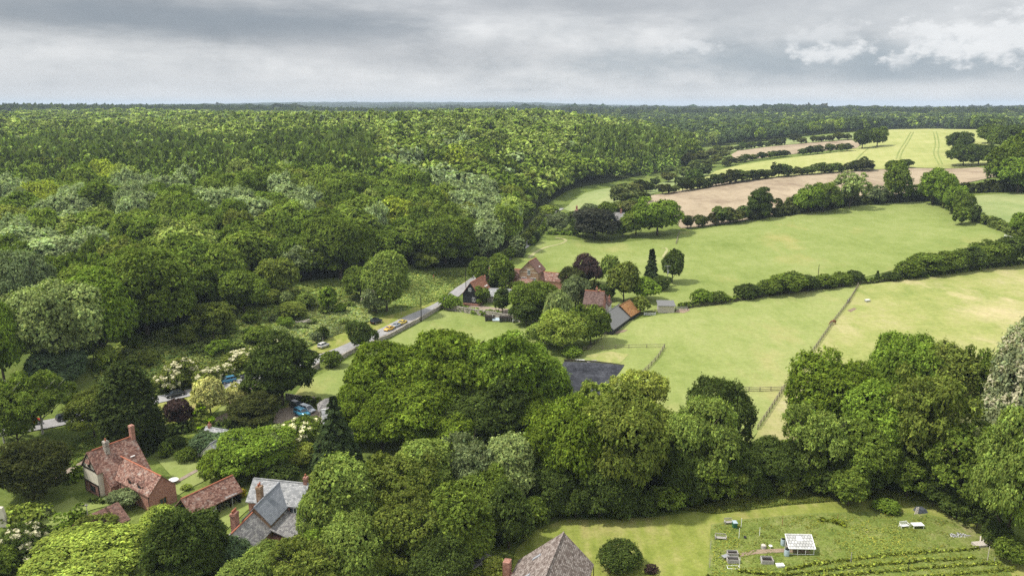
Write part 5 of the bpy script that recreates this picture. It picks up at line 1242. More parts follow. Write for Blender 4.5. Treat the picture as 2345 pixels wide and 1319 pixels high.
chimney(rl, -6.4, L2+.6, 2.6, 5.0, .6, .6, 1)
pane_window(h.root, -5.43, .7, 4.7, .8, 1.0, 180, 1); pane_window(h.root, -8.83, L2-1.6, 1.0, 1.0, 1.2, 180, 2); pane_window(h.root, -3.23, L2-.5, 3.0, .9, 1.2, 180, 2)
h = B('slate_barn', 'weathered grey-roofed barn beside the paddock rails', (1374, 727), (1417.5, 698), 5.0, 'barn')
h.range(-3.4, 4.2, 2.4, 1.9, 5.0, None, None, 'board', 'corrugated', cap='corrugated')
h = B('orange_shed', 'rusty orange-tiled shed behind the slate barn', (1420, 700), (1442, 688), 4.6, 'shed'); h.range(-2.8, 3.6, 2.3, 1.7, 4.6, None, None, 'board', 'rust', cap='rust')
p = at(1524, 713); e = empty('field_shelter', p, -.06); tag(e, 'grey wooden field shelter with sloping roof inside the rails', 'shed')
MB().box(-2.5, 2.5, -2.0, 2.0, -.2, 2.3).build('wall', M['grey_wood'], e)
MB().hexa([(-2.8, -2.4, 2.32), (2.8, -2.4, 2.32), (2.8, 2.4, 3.0), (-2.8, 2.4, 3.0)], [(-2.8, -2.4, 2.44), (2.8, -2.4, 2.44), (2.8, 2.4, 3.12), (-2.8, 2.4, 3.12)]).build('roof', M['corrugated'], e)
b = MB()
for k in range(5): b.box(-2.52, 2.52, -2.05, -2.0, .1+k*.45, .42+k*.45)
b.build('boarding', M['pale_wood'], e)
h = B('red_roofed_cottage', 'red-tiled cottage roof among the far trees', (1320, 479), (1334, 486), 7.0); w_, r_ = h.range(-3.2, 3.2, 3.8, 3.8, 7.0, None, None, 'brick', 'clay'); chimney(r_, 0, -h.L/2+.6, 6, 8.6, .9, .8, 2)
h = B('far_brick_house', 'far red brick house with dark slate roof beside the huge beech', (1407, 487.5), (1430, 488.5), 7.8)
w_, r_ = h.range(-3.4, 3.4, 4.8, 4.8, 7.8, None, None, 'orange', 'slate_dark', cap='slate_dark'); chimney(r_, 0, .8, 7.2, 9.4, 1.0, .8, 3)
h.cross(-5.2, -.8, -h.L/2+2.2, 2.2, 4.4, 7.0, 'orange', 'slate_dark')
pane_window(h.root, -3.43, 2.6, 2.8, 1.2, 1.3, 180, 2)
p = at(4, 1205); e = empty('stone_wall_end', p, .2); tag(e, 'pale stone gable stub at the edge beside the front hedge', 'wall')
MB().hexa([(-2.0, -.4, -.2), (1.1, -.4, -.2), (1.1, .4, -.2), (-2.0, .4, -.2)], [(-2.0, -.35, 4.0), (.6, -.35, 3.4), (.6, .35, 3.4), (-2.0, .35, 4.0)]).build('wall', M['cream'], e)
# --- boundary walls
def wall_line(name, px, h, t, mat, label, cat='wall', cope=True):
    L = smooth_line(wpts(px), 2.0); o = L[0]; oz = gz(o.x, o.y); b = MB(); cpe = MB(); g = random.Random(len(L))
    ring = []
    for i, p in enumerate(L):
        d = (L[min(len(L)-1, i+1)]-L[max(0, i-1)]).normalized(); q = Vector((-d.y, d.x, 0)); z = gz(p.x, p.y)-oz; hh = h*g.uniform(.9, 1.1)
        ring.append((p-o, q, z, hh))
    for (p, q, z, hh), (p2, q2, z2, h2) in zip(ring, ring[1:]):
        A = p-q*t/2; Bq = p2-q2*t/2; Cq = p2+q2*t/2; D = p+q*t/2
        f = lambda v, zz: (v.x, v.y, zz)
        b.hexa([f(A, z-.3), f(Bq, z2-.3), f(Cq, z2-.3), f(D, z-.3)], [f(A, z+hh), f(Bq, z2+h2), f(Cq, z2+h2), f(D, z+hh)])
        k = 1.35; A, D = p-q*t/2*k, p+q*t/2*k; Bq, Cq = p2-q2*t/2*k, p2+q2*t/2*k
        cpe.hexa([f(A, z+hh+.003), f(Bq, z2+h2+.003), f(Cq, z2+h2+.003), f(D, z+hh+.003)], [f(A, z+hh+.1), f(Bq, z2+h2+.1), f(Cq, z2+h2+.1), f(D, z+hh+.1)])
    e = empty(name, (o.x, o.y, oz)); tag(e, label, cat); b.build('wall', M[mat], e)
    if cope: cpe.build('coping', M['flint'], e)
wall_line('flint_wall', [(655,890),(690,866),(732,842)], 1.3, .45, 'flint', 'flint wall between cedar and domed bush')
wall_line('flint_wall', [(770,832),(800,812),(840,795),(885,776),(930,752),(968,732),(1000,712),(1014,705)], 1.2, .45, 'flint', 'long flint wall beside the lane below the yellow cars')
wall_line('flint_wall', [(1014,706),(1050,714),(1100,722),(1150,730),(1192,738)], 1.8, .5, 'flint', 'flint garden wall below the black barn')
wall_line('garden_wall', [(655,915),(720,925),(760,938),(800,930),(822,918)], 1.5, .3, 'slate_dark', 'dark wall at the foot of the walled meadow')
# ---------------------------------------------------------------- cars
def paint(name, c, rough=.25, metal=.3):
    m, nt, out = mat_new(name); b = princ(nt, out, c, rough, .5, metal); b.inputs['Coat Weight'].default_value = .4; return m
M['tyre'] = plain('tyre_rubber', (.015, .015, .016), .9, .1); M['rim'] = plain('alloy', (.45, .46, .48), .35, .5, .6)
M['lamp'] = plain('headlamp', (.75, .76, .78), .15, .6); M['tail'] = plain('tail_lamp', (.45, .02, .02), .2, .5); M['trim'] = plain('black_trim', (.02, .02, .022), .6, .3)
PAINT = dict(black=paint('black_paint', (.012, .014, .018)), blue=paint('sky_blue_paint', (.05, .22, .36)), navy=paint('mid_blue_paint', (.03, .14, .34)), teal=paint('bright_blue_paint', (.06, .27, .42)), silver=paint('silver_paint', (.50, .53, .56), .25, .5), white=paint('pearl_white_paint', (.72, .70, .67)),
             yellow=paint('yellow_paint', (.68, .50, .06), .35, 0), amber=paint('amber_paint', (.72, .42, .05), .35, 0), red=paint('red_paint', (.55, .03, .025)), grey=paint('dark_grey_paint', (.06, .065, .07)))
SHAPES = { # stations along the car: x, sill, waist, half width ; greenhouse: x0 base, x0 roof, x1 roof, x1 base, roof height
 'saloon': ([(-2.2,.34,.74,.72),(-2.05,.24,.88,.83),(-1.2,.2,.92,.88),(0,.2,.93,.89),(1.0,.2,.9,.88),(1.9,.22,.76,.82),(2.2,.32,.62,.68)], (-1.75,-1.1,.35,1.15,1.42)),
 'hatch': ([(-1.85,.36,.86,.70),(-1.75,.25,.94,.81),(-1.0,.2,.95,.85),(0,.2,.95,.86),(.9,.2,.92,.85),(1.6,.22,.78,.78),(1.85,.32,.62,.64)], (-1.8,-1.45,.3,1.2,1.50)),
 'estate': ([(-2.25,.36,.86,.72),(-2.15,.25,.93,.84),(-1.2,.2,.94,.88),(0,.2,.94,.89),(1.0,.2,.9,.88),(1.9,.22,.76,.82),(2.2,.32,.62,.68)], (-2.18,-1.85,.35,1.15,1.47)),
 'suv': ([(-2.15,.42,.98,.78),(-2.05,.32,1.08,.88),(-1.1,.28,1.1,.92),(0,.28,1.1,.92),(1.0,.28,1.08,.92),(1.85,.3,.98,.88),(2.1,.4,.80,.76)], (-2.05,-1.8,.35,1.0,1.74)),
 'coupe': ([(-2.0,.36,.74,.66),(-1.85,.24,.84,.78),(-1.0,.2,.84,.83),(0,.2,.80,.82),(1.0,.2,.80,.81),(1.75,.22,.70,.74),(2.0,.34,.58,.58)], (-1.5,-.75,.2,.8,1.26)),
}
_car = {}
def car_meshes(shape, col):
    k = (shape, col)
    if k in _car: return _car[k]
    st, (b0, r0, r1, b1, rh) = SHAPES[shape]
    V = []; Fc = []
    for (x, lo, hi, hw) in st:
        V += [(x, -hw*.92, lo), (x, -hw, lo+.12), (x, -hw, lo+(hi-lo)*.6), (x, -hw*.9, hi), (x, -hw*.45, hi+.025), (x, hw*.45, hi+.025), (x, hw*.9, hi), (x, hw, lo+(hi-lo)*.6), (x, hw, lo+.12), (x, hw*.92, lo)]
    n = 10
    for i in range(len(st)-1):
        for j in range(n): Fc.append((i*n+j, (i+1)*n+j, (i+1)*n+(j+1) % n, i*n+(j+1) % n)[::-1])
    Fc.append(tuple(range(n))[::-1]); Fc.append(tuple((len(st)-1)*n+j for j in range(n)))
    body = MB(); body.v, body.f = V, Fc
    hw = max(s[3] for s in st); wz = st[3][2]+.01
    g = MB().hexa([(b0, -hw*.86, wz-.04), (b1, -hw*.84, wz-.06), (b1, hw*.84, wz-.06), (b0, hw*.86, wz-.04)], [(r0, -hw*.66, rh-.03), (r1, -hw*.64, rh-.03), (r1, hw*.64, rh-.03), (r0, hw*.66, rh-.03)])
    rf = MB().hexa([(r0-.06, -hw*.69, rh-.05), (r1+.08, -hw*.67, rh-.05), (r1+.08, hw*.67, rh-.05), (r0-.06, hw*.69, rh-.05)], [(r0+.05, -hw*.6, rh+.02), (r1-.05, -hw*.58, rh+.02), (r1-.05, hw*.58, rh+.02), (r0+.05, hw*.6, rh+.02)])
    for s in (-1, 1):  # pillars
        for (xa, xb) in ((b0, r0), (b1, r1), ((b0+b1)/2-.05, (r0+r1)/2)):
            rf.tube((xa, s*hw*.865, wz-.03), (xb, s*hw*.665, rh-.03), .045, n=5)
    wr = .33 if shape != 'suv' else .38
    wb = MB().tube((0, -.11, 0), (0, .11, 0), wr, n=14); rm = MB().tube((0, -.125, 0), (0, .125, 0), wr*.62, n=10)
    x0, x1 = st[0][0], st[-1][0]
    hl = MB().box(x1-.16, x1-.005, -.2, .16, .54, .66); tl = MB().box(x0-.004, x0+.1, -.1, .12, .62, .78)
    bp = MB().box(x1-.12, x1+.02, -.5, .5, .34, .47).box(x0-.02, x0+.12, -.5, .5, .40, .52)
    _car[k] = dict(body=body.mesh('car_body', PAINT[col], True), glass=g.mesh('car_windows', M['glass']), roof=rf.mesh('car_roof', PAINT[col]), wheel=wb.mesh('wheel', M['tyre'], False), rim=rm.mesh('rim', M['rim']), head=hl.mesh('headlight', M['lamp']), tail=tl.mesh('taillight', M['tail']), bump=bp.mesh('bumper', M['trim']), wr=wr, x=(x0, x1), hw=hw)
    return _car[k]
def car(shape, col, u, v, u2, v2, label, group=None, world=None):
    """stands at (u, v), nose towards (u2, v2)"""
    p = at(u, v); q = at(u2, v2); d = (q-p); z = gz(p.x, p.y)
    e = empty('car', (p.x, p.y, z+.15), math.atan2(d.y, d.x)); tag(e, label, 'car', group)
    k = car_meshes(shape, col)
    link('body', k['body'], e); link('windows', k['glass'], e); link('roof', k['roof'], e); link('bumper', k['bump'], e)
    for sx in (.62, -.62):
        for sy in (1, -1):
            w = link('wheel', k['wheel'], e, (k['x'][1 if sx > 0 else 0]*.64, sy*(k['hw']-.09), k['wr']-.02)); link('rim', k['rim'], w)
    for sy in (1, -1): link('headlight', k['head'], e, (0, sy*k['hw']*.58, 0)); link('taillight', k['tail'], e, (0, sy*k['hw']*.6, 0))
G_ = 'cars parked along the lane'
car('saloon', 'black', 402, 908, 360, 918, 'black saloon parked alone on the lane', G_)
car('hatch', 'blue', 523, 876, 490, 884, 'bright blue hatchback parked on the lane', G_)
car('estate', 'black', 571, 864, 530, 872, 'black estate car parked behind the bright blue hatchback', G_)
car('hatch', 'navy', 608, 853, 570, 862, 'blue car half hidden beside the cedar', G_)
car('saloon', 'white', 640, 872, 600, 880, 'white car glimpsed through the cedar branches', G_)
car('hatch', 'red', 688, 830, 655, 842, 'red car half hidden behind the cedar top', G_)
car('suv', 'black', 709, 816, 745, 803, 'black hatchback parked on the bare verge', G_)
car('hatch', 'white', 741, 796, 775, 783, 'white hatchback parked on the grass verge', G_)
car('suv', 'black', 862, 741, 895, 729, 'black jeep parked on the grass beside the ash', G_)
car('coupe', 'amber', 891, 757, 861, 769, 'amber yellow sports car, nearest of the three on the lane', G_)
car('coupe', 'silver', 907, 749, 880, 761, 'silver car between the two yellow cars', G_)
car('coupe', 'yellow', 922, 742, 950, 729, 'yellow sports car ahead of the silver one', G_)
car('suv', 'teal', 692, 953, 725, 966, 'bright blue car parked on the gravel', 'cars on the gravel car park')
car('estate', 'silver', 704, 943, 738, 955, 'silver car parked beside the bright blue one on gravel', 'cars on the gravel car park')
car('hatch', 'grey', 680, 934, 706, 944, 'small grey car with red tail lamp behind the silver one', 'cars on the gravel car park')
car('estate', 'grey', 155, 960, 195, 950, 'silver-grey car behind the birch on the lane', G_)
car('hatch', 'red', 72, 972, 110, 966, 'red car seen through the birch leaves', G_)
car('suv', 'white', 1230, 505, 1235, 498, 'white van far along the lane at the bend', G_)
# ---------------------------------------------------------------- fences, poles
def fence(px, label, gap=2.6, h=1.25, rails=3, mat='grey_wood', posts=True, dark_every=0):
    W = wpts(px); L = []
    for a, b in zip(W, W[1:]):
        n = max(1, round(math.hypot(b[0]-a[0], b[1]-a[1])/gap))
        L += [(a[0]+(b[0]-a[0])*i/n, a[1]+(b[1]-a[1])*i/n) for i in range(n)]
    L.append(W[-1])
    o = L[len(L)//2]; oz = gz(*o); e = empty('fence', (*o, oz)); tag(e, label, 'fence')
    Z = [gz(*p)-oz for p in L]; b = MB(); key = ('post', mat, h)
    if key not in _cache: _cache[key] = MB().box(-.075, .075, -.075, .075, -.3, h).mesh('post', M[mat])
    for r in range(rails):
        zz = h*(r+1)/rails-.13
        for (p, z), (q, z2) in zip(zip(L, Z), zip(L[1:], Z[1:])):
            a = Vector((p[0]-o[0], p[1]-o[1], z+zz)); c = Vector((q[0]-o[0], q[1]-o[1], z2+zz)); d = (c-a).normalized(); s = Vector((-d.y, d.x, 0))*.03; t = Vector((0, 0, .06)); a = a-s*3.6; c = c-s*3.6
            b.hexa([a-s-t, c-s-t, c+s-t, a+s-t], [a-s+t, c-s+t, c+s+t, a+s+t])
    b.build('rail', M[mat], e)
    if posts:
        for p, z in zip(L[:99], Z): link('post', _cache[key], e, (p[0]-o[0], p[1]-o[1], z))
    return e
M['fence_wood'] = plain('weathered_fence', (.23, .20, .15), .9, .1, var=.35, scale=4); M['dark_fence'] = plain('dark_fence', (.07, .06, .045), .9, .1, var=.4, scale=4)
fence([(1966,656),(1945,692),(1912,735),(1860,810),(1795,893),(1762,945),(1735,985)], 'post and rail fence running down between the two paddocks', mat='fence_wood', h=1.35)
fence([(1570,708),(1660,697),(1720,685),(1800,674),(1880,664),(1966,654)], 'post and rail fence under the paddock hedge', mat='dark_fence')
fence([(1970,653),(2080,640),(2200,624),(2345,604),(2420,594)], 'post and rail fence above the dry paddock', mat='dark_fence')
fence([(1690,896),(1740,897),(1790,895)], 'short rail fence closing the paddock foot', mat='fence_wood')
fence([(1548,713),(1500,718),(1455,724),(1425,735),(1405,752),(1385,772),(1345,803)], 'curving rail fence below the slate barn', mat='dark_fence')
fence([(1336,803),(1380,801),(1440,798),(1522,797)], 'wire fence of thin posts above the riding arena', rails=2, mat='fence_wood', gap=4)
fence([(1522,797),(1508,820),(1492,838),(1470,860)], 'short rail fence right of the riding arena', mat='fence_wood')
fence([(2140,447),(2160,470),(2200,488),(2260,512)], 'thin rail fence along the side field hedge', mat='fence_wood', gap=4)
fence([(2300,544),(2322,550),(2345,558)], 'white rails at the side field corner', mat='white_paint', gap=3)
fence([(1548,560),(1552,545),(1556,533)], 'short fence climbing to the tilled field', mat='fence_wood')
def gate(u, v, ang, w, label):
    e = empty('gate', at(u, v), ang); tag(e, label, 'gate'); b = MB()
    for k in range(5): b.box(-w/2, w/2, -.03, .03, .2+k*.24, .28+k*.24)
    for x in (-w/2, 0, w/2): b.box(x-.045, x+.045, -.04, .04, .15, 1.3)
    b.build('gate_bars', M['metal'], e); MB().box(-w/2-.2, -w/2-.06, -.08, .08, -.3, 1.5).build('post', M['dark_fence'], e); MB().box(w/2+.06, w/2+.2, -.08, .08, -.3, 1.5).build('post', M['dark_fence'], e)
gate(1561, 711, -.1, 3.6, 'grey metal field gate beside the field shelter'); gate(1942, 693, 1.0, 3.2, 'wooden gate in the fence between the paddocks')
def pole(u, v, vtop, label, arm=None, mat='timber', r=.13, box=False):
    p = at(u, v); h = height_to(p, vtop); e = empty('utility_pole', p); tag(e, label, 'pole')
    MB().tube((0, 0, -.3), (0, 0, h), r, r*.75).build('pole', M[mat], e)
    if arm: MB().box(-arm/2, arm/2, -.07, .07, h-.35, h-.2).build('cross_arm', M['lead' if box else mat], e)
    if box: MB().box(-.05, .45, -.4, -.13, h-3.0, h-1.8).build('transformer', M['lead'], e)
    return e
pole(965, 736, 677, 'dark telegraph pole beside the lane wall'); pole(1067, 664, 605, 'telegraph pole left of the black barn'); pole(1871, 657, 606, 'wooden pole standing in the paddock hedge'); pole(1527, 655, 608, 'pole with grey cross-arm before the rounded conifer', 2.2, 'grey_wood', .12, True)
pole(919, 722, 704, 'thin short post on the roadside verge', None, 'grey_wood', .06); pole(740, 790, 772, 'thin stake behind the white hatchback', None, 'grey_wood', .07); pole(1508, 668, 652, 'thin white post at the birch edge', None, 'white_paint', .07)
pole(203, 1195, 1153, 'pale slim pole on the front lawn', .5, 'grey_wood', .06)
# red box on a post at the drive mouth
p = at(510, 930); e = empty('post_box', p, .4); tag(e, 'red box on a white post at the driveway mouth', 'post box')
MB().tube((0, 0, -.2), (0, 0, 1.0), .05).build('post', M['white_paint'], e); MB().prism([(-.28, .95), (.28, .95), (.28, 1.55), (.15, 1.7), (-.15, 1.7), (-.28, 1.55)], -.22, .22).build('box', PAINT['red'], e); MB().box(-.16, .16, -.235, -.22, 1.42, 1.48).build('slot', M['trim'], e)
# ---------------------------------------------------------------- person and horse (one skinned surface each)
def skinned(name, pts, edges, mat, root=0, sub=2):
    me = bpy.data.meshes.new(name); me.from_pydata([p[:3] for p in pts], edges, []); me.materials.append(mat)
    o = bpy.data.objects.new(name, me); COL.objects.link(o)
    m = o.modifiers.new('skin', 'SKIN'); m.use_smooth_shade = True
    for i, p in enumerate(pts):
        d = me.skin_vertices[0].data[i]; r = p[3]; d.radius = r if isinstance(r, tuple) else (r, r); d.use_root = i == root
    s = o.modifiers.new('sub', 'SUBSURF'); s.levels = s.render_levels = sub
    dg = bpy.context.evaluated_depsgraph_get(); ev = bpy.data.meshes.new_from_object(o.evaluated_get(dg)); bpy.data.objects.remove(o)
    if not ev.materials: ev.materials.append(mat)
    ev.name = name; return ev
def vcut(name, base, mats, rule):
    ev = base; ev.materials.clear()
    for m in mats: ev.materials.append(m)
    for pl in ev.polygons: pl.material_index = rule(pl.center); pl.use_smooth = True
    return ev
skin = plain('skin', (.48, .28, .20), .6, .3, var=.08); shirt = plain('rust_shirt', (.42, .12, .07), .85, .1); trous = plain('tan_trousers', (.34, .24, .16), .9, .1); hairm = plain('brown_hair', (.05, .03, .02), .7, .2)
PP = [(0,0,.95,(.15,.11)),(0,0,1.15,(.15,.10)),(0,0,1.38,(.18,.11)),(0,.01,1.52,.06),(0,-.01,1.64,(.085,.10)),(0,-.01,1.74,(.07,.085)),
      (-.10,0,.90,.10),(-.12,-.10,.5,.07),(-.12,.02,.1,.045),(-.12,-.13,.05,.04),(.10,0,.90,.10),(.11,.08,.5,.07),(.11,.20,.1,.045),(.11,.08,.05,.04),
      (-.21,0,1.42,.06),(-.27,.06,1.14,.045),(-.24,-.12,.92,.035),(-.23,-.19,.86,.03),(.21,0,1.42,.06),(.27,-.03,1.14,.045),(.25,-.18,.95,.035),(.24,-.25,.90,.03)]
PE = [(0,1),(1,2),(2,3),(3,4),(4,5),(0,6),(6,7),(7,8),(8,9),(0,10),(10,11),(11,12),(12,13),(2,14),(14,15),(15,16),(16,17),(2,18),(18,19),(19,20),(20,21)]
for side, hi in ((-1, 17), (1, 21)):   # five fingers on each hand
    x, y, z = PP[hi][:3]
    for f, (dx, dy, dz, L_) in enumerate([(-.018, 0, 0, .07), (-.006, 0, 0, .08), (.006, 0, 0, .075), (.018, 0, 0, .06)]):
        n_ = len(PP); PP += [(x+dx, y-.03, z-.03, .009), (x+dx*1.3, y-.035, z-.03-L_*.6, .008), (x+dx*1.3, y-.015, z-.03-L_, .007)]; PE += [(hi, n_), (n_, n_+1), (n_+1, n_+2)]
    n_ = len(PP); PP += [(x-side*.03, y-.03, z, .010), (x-side*.045, y-.045, z-.035, .008)]; PE += [(hi, n_), (n_, n_+1)]
me = skinned('person_body', PP, PE, skin)
vcut('person_body', me, [trous, shirt, skin], lambda c: 2 if c.z > 1.5 or (abs(c.x) > .19 and c.z < 1.12) else (1 if c.z > .98 else 0))
e = empty('person', at(993, 639), 2.2); tag(e, 'person in a rust-red shirt standing in the nettle meadow', 'person'); link('body', me, e)
MB().lathe([(.02, 1.60), (.088, 1.64), (.098, 1.72), (.075, 1.79), (.02, 1.82)], 12, (0, .03, 0)).build('hair', hairm, e, smooth=True)
b = MB()
for s in (-1, 1): b.lathe([(.004, 1.655), (.012, 1.665), (.012, 1.675), (.004, 1.685)], 6, (s*.032, -.105, 0))
b.box(-.028, .028, -.115, -.10, 1.585, 1.595).build('face_features', hairm, e)
MB().hexa([(-.016, -.135, 1.61), (.016, -.135, 1.61), (.014, -.09, 1.61), (-.014, -.09, 1.61)], [(-.008, -.115, 1.665), (.008, -.115, 1.665), (.008, -.09, 1.665), (-.008, -.09, 1.665)]).build('nose', skin, e)
chest = plain('chestnut_coat', (.20, .075, .035), .6, .25, var=.15); mane = plain('dark_mane', (.05, .022, .012), .8, .15)
HP = [(0,0,1.25,(.27,.33)),(-.55,0,1.27,(.27,.31)),(-.85,0,1.22,(.2,.24)),(.45,0,1.22,(.25,.34)),(.72,0,1.2,(.2,.28)),(1.05,0,.98,(.12,.18)),(1.32,0,.62,(.1,.14)),(1.45,0,.42,(.09,.12)),(1.52,0,.16,(.06,.07)),
      (.62,.16,.95,.12),(.64,.16,.62,.07),(.62,.16,.34,.045),(.60,.16,.10,.04),(.64,.16,.03,.055),(.70,-.16,.95,.12),(.78,-.16,.62,.07),(.80,-.16,.34,.045),(.80,-.16,.10,.04),(.84,-.16,.03,.055),
      (-.78,.17,.95,.16),(-.68,.17,.74,.10),(-.88,.17,.48,.06),(-.84,.17,.12,.04),(-.80,.17,.03,.055),(-.80,-.17,.95,.16),(-.76,-.17,.74,.10),(-.98,-.17,.48,.06),(-.98,-.17,.12,.04),(-.94,-.17,.03,.055)]
HE = [(0,1),(1,2),(0,3),(3,4),(4,5),(5,6),(6,7),(7,8),(4,9),(9,10),(10,11),(11,12),(12,13),(4,14),(14,15),(15,16),(16,17),(17,18),(2,19),(19,20),(20,21),(21,22),(22,23),(2,24),(24,25),(25,26),(26,27),(27,28)]
me = skinned('horse_body', HP, HE, chest)
e = empty('horse', at(1907, 744), math.radians(200)); tag(e, 'chestnut horse grazing beside the paddock fence', 'horse'); link('body', me, e)
MB().hexa([(.62,-.03,1.42), (1.35,-.03,.72), (1.35,.03,.72), (.62,.03,1.42)], [(.70,-.02,1.56), (1.42,-.02,.80), (1.42,.02,.80), (.70,.02,1.56)]).build('mane', mane, e)
MB().tube((-1.03,0,1.32), (-1.16,0,.95), .07, .09).tube((-1.16,0,.95), (-1.14,0,.48), .09, .02).build('tail', mane, e)
for s in (-1, 1): MB().tube((1.36, s*.07, .60), (1.33, s*.10, .74), .04, .01, 6).build('ear', chest, e)
# ---------------------------------------------------------------- things in the allotment and paddocks
M['mesh_net'] = tile_mat('pale_net_panel', (.36, .36, .34), (.46, .46, .44), (.56, .56, .54), .55, .55, mortar=.9)
M['water'] = plain('butt_water', (.01, .012, .012), .1, .6); M['butt'] = plain('pale_blue_plastic', (.36, .44, .48), .5, .4, var=.1); M['green_bin'] = plain('green_plastic', (.03, .13, .07), .5, .4); M['ash'] = plain('wood_ash', (.45, .45, .44), .95, .05, var=.45, scale=4)
e = empty('greenhouse', at(1830, 1264), -.04); tag(e, 'white lean-to greenhouse with sloping net roof in the allotment', 'greenhouse')
b = MB(); 
for x in (-2.3, -.75, .75, 2.3):
    for y, zt in ((-1.1, 1.5), (1.1, 2.6)): b.box(x-.05, x+.05, y-.05, y+.05, -.2, zt)
b.box(-2.3, 2.3, -1.13, -1.07, 1.42, 1.5).box(-2.3, 2.3, 1.07, 1.13, 2.52, 2.6).box(-2.3, 2.3, -1.12, -1.08, .3, .36).build('frame', M['white_paint'], e)
e.scale = (.8, .85, .85)
r = MB().hexa([(-2.5, -1.3, 1.46), (2.5, -1.3, 1.46), (2.5, 1.3, 2.74), (-2.5, 1.3, 2.74)], [(-2.5, -1.3, 1.51), (2.5, -1.3, 1.51), (2.5, 1.3, 2.79), (-2.5, 1.3, 2.79)]).build('roof', M['mesh_net'], e)
b = MB()
for (x0, x1) in ((-2.55, -2.42), (2.42, 2.55)): b.hexa([(x0, -1.33, 1.5), (x1, -1.33, 1.5), (x1, 1.33, 2.8), (x0, 1.33, 2.8)], [(x0, -1.33, 1.56), (x1, -1.33, 1.56), (x1, 1.33, 2.86), (x0, 1.33, 2.86)])
b.box(-2.42, 2.42, -1.36, -1.27, 1.46, 1.56).box(-2.42, 2.42, 1.27, 1.36, 2.76, 2.86).build('roof_edge', M['white_paint'], r)
MB().hexa([(-.5, .1, 2.21), (.45, .1, 2.21), (.45, .9, 2.61), (-.5, .9, 2.61)], [(-.5, .1, 2.25), (.45, .1, 2.25), (.45, .9, 2.65), (-.5, .9, 2.65)]).build('vent', M['white_paint'], r)
MB().box(-2.2, 2.2, .6, 1.05, .6, .68).box(-2.2, 2.2, 1.08, 1.1, .1, 2.5).build('staging', M['grey_wood'], e)
def butt(u, v, label, h=1.15):
    e = empty('water_butt', at(u, v)); tag(e, label, 'water butt')
    MB().lathe([(.34, .0), (.37, .08), (.40, .3), (.41, .55), (.39, .9), (.36, h-.1), (.38, h)], 16).build('barrel', M['butt'], e, smooth=True); MB().tube((0, 0, h+.003), (0, 0, h+.02), .33, n=14).build('water', M['water'], e)
    MB().box(-.4, .4, -.3, .3, -.1, -.003).build('stand', M['pale_wood'], e)
butt(1793, 1249, 'pale blue water butt behind the greenhouse corner'); butt(1801, 1273, 'pale blue water butt before the greenhouse')
def bench(u, v, rz, label, mat='grey_wood', w=1.7):
    e = empty('bench', at(u, v), rz); tag(e, label, 'bench')
    b = MB()
    for k in range(5): b.box(-w/2, w/2, -.28+k*.12, -.18+k*.12, .42, .46)
    b.build('seat', M[mat], e); b = MB().box(-w/2, w/2, .30, .35, .9, 1.0)
    for k in range(9): b.box(-w/2+.06+k*(w-.17)/8, -w/2+.11+k*(w-.17)/8, .31, .34, .47, .9)
    b.build('backrest', M[mat], e)
    for x in (-w/2, w/2):
        for y in (-.25, .3): MB().box(x-.04, x+.04, y-.04, y+.04, -.1, .41 if y > 0 else .7).build('leg', M[mat], e)
        MB().box(x-.05, x+.05, -.3, .29, .70, .75).build('armrest', M[mat], e)
bench(1650, 1236, -.15, 'slatted grey garden bench overgrown at the allotment corner'); bench(1668, 1200, .1, 'grey bench half sunk in weeds beside the green bin', w=1.3)
bench(2070, 1208, .2, 'white bench at the far side of the allotment', 'white_paint', 1.4)
e = empty('garden_table', at(2100, 1209), .05); tag(e, 'white table beside the white bench', 'table'); MB().box(-.9, .9, -.5, .5, .68, .75).build('tabletop', M['white_paint'], e)
for x in (-.8, .8):
    for y in (-.4, .4): MB().box(x-.04, x+.04, y-.04, y+.04, -.1, .675).build('leg', M['white_paint'], e)
e = empty('wheelie_bin', at(1682, 1209), .1); tag(e, 'green lidded bin beside the slatted bench', 'bin'); MB().hexa([(-.28, -.3, 0), (.28, -.3, 0), (.28, .3, 0), (-.28, .3, 0)], [(-.36, -.4, 1.1), (.36, -.4, 1.1), (.36, .4, 1.1), (-.36, .4, 1.1)]).build('body', M['green_bin'], e); MB().hexa([(-.38, -.43, 1.103), (.38, -.43, 1.103), (.38, .43, 1.16), (-.38, .43, 1.16)], [(-.3, -.35, 1.18), (.3, -.35, 1.18), (.3, .35, 1.24), (-.3, .35, 1.24)]).build('lid', M['butt'], e)
def planter(u, v, rz, w, d, h, label, mat='grey_wood'):
    e = empty('raised_bed', at(u, v), rz); tag(e, label, 'raised bed'); t = .07
    MB().box(-w/2, w/2, -d/2, -d/2+t, -.1, h).box(-w/2, w/2, d/2-t, d/2, -.1, h).box(-w/2, -w/2+t, -d/2+t, d/2-t, -.1, h).box(w/2-t, w/2, -d/2+t, d/2-t, -.1, h).build('frame', M[mat], e)
    MB().box(-w/2+t, w/2-t, -d/2+t, d/2-t, -.1, h*.6).build('soil', M['timber'], e)
planter(1756, 1288, -.05, 1.7, 1.3, .75, 'wooden raised bed right of the two-part compost bin'); planter(1677, 1272, -.05, 1.6, 1.0, .7, 'upper half of the plank compost bin'); planter(1678, 1288, -.05, 1.8, 1.0, .8, 'lower half of the plank compost bin', 'grey_wood')
planter(1679, 1300, -.05, 1.8, .9, .18, 'low white-edged bed below the compost bin', 'white_paint')
e = empty('white_box', at(1786, 1298), .05); tag(e, 'white plastic box lying below the raised bed', 'box'); MB().hexa([(-.5, -.3, 0), (.5, -.3, 0), (.5, .3, 0), (-.5, .3, 0)], [(-.55, -.35, .4), (.55, -.35, .4), (.55, .35, .4), (-.55, .35, .4)]).build('body', M['white_paint'], e); MB().box(-.58, .58, -.38, .38, .403, .46).build('lid', M['white_paint'], e)
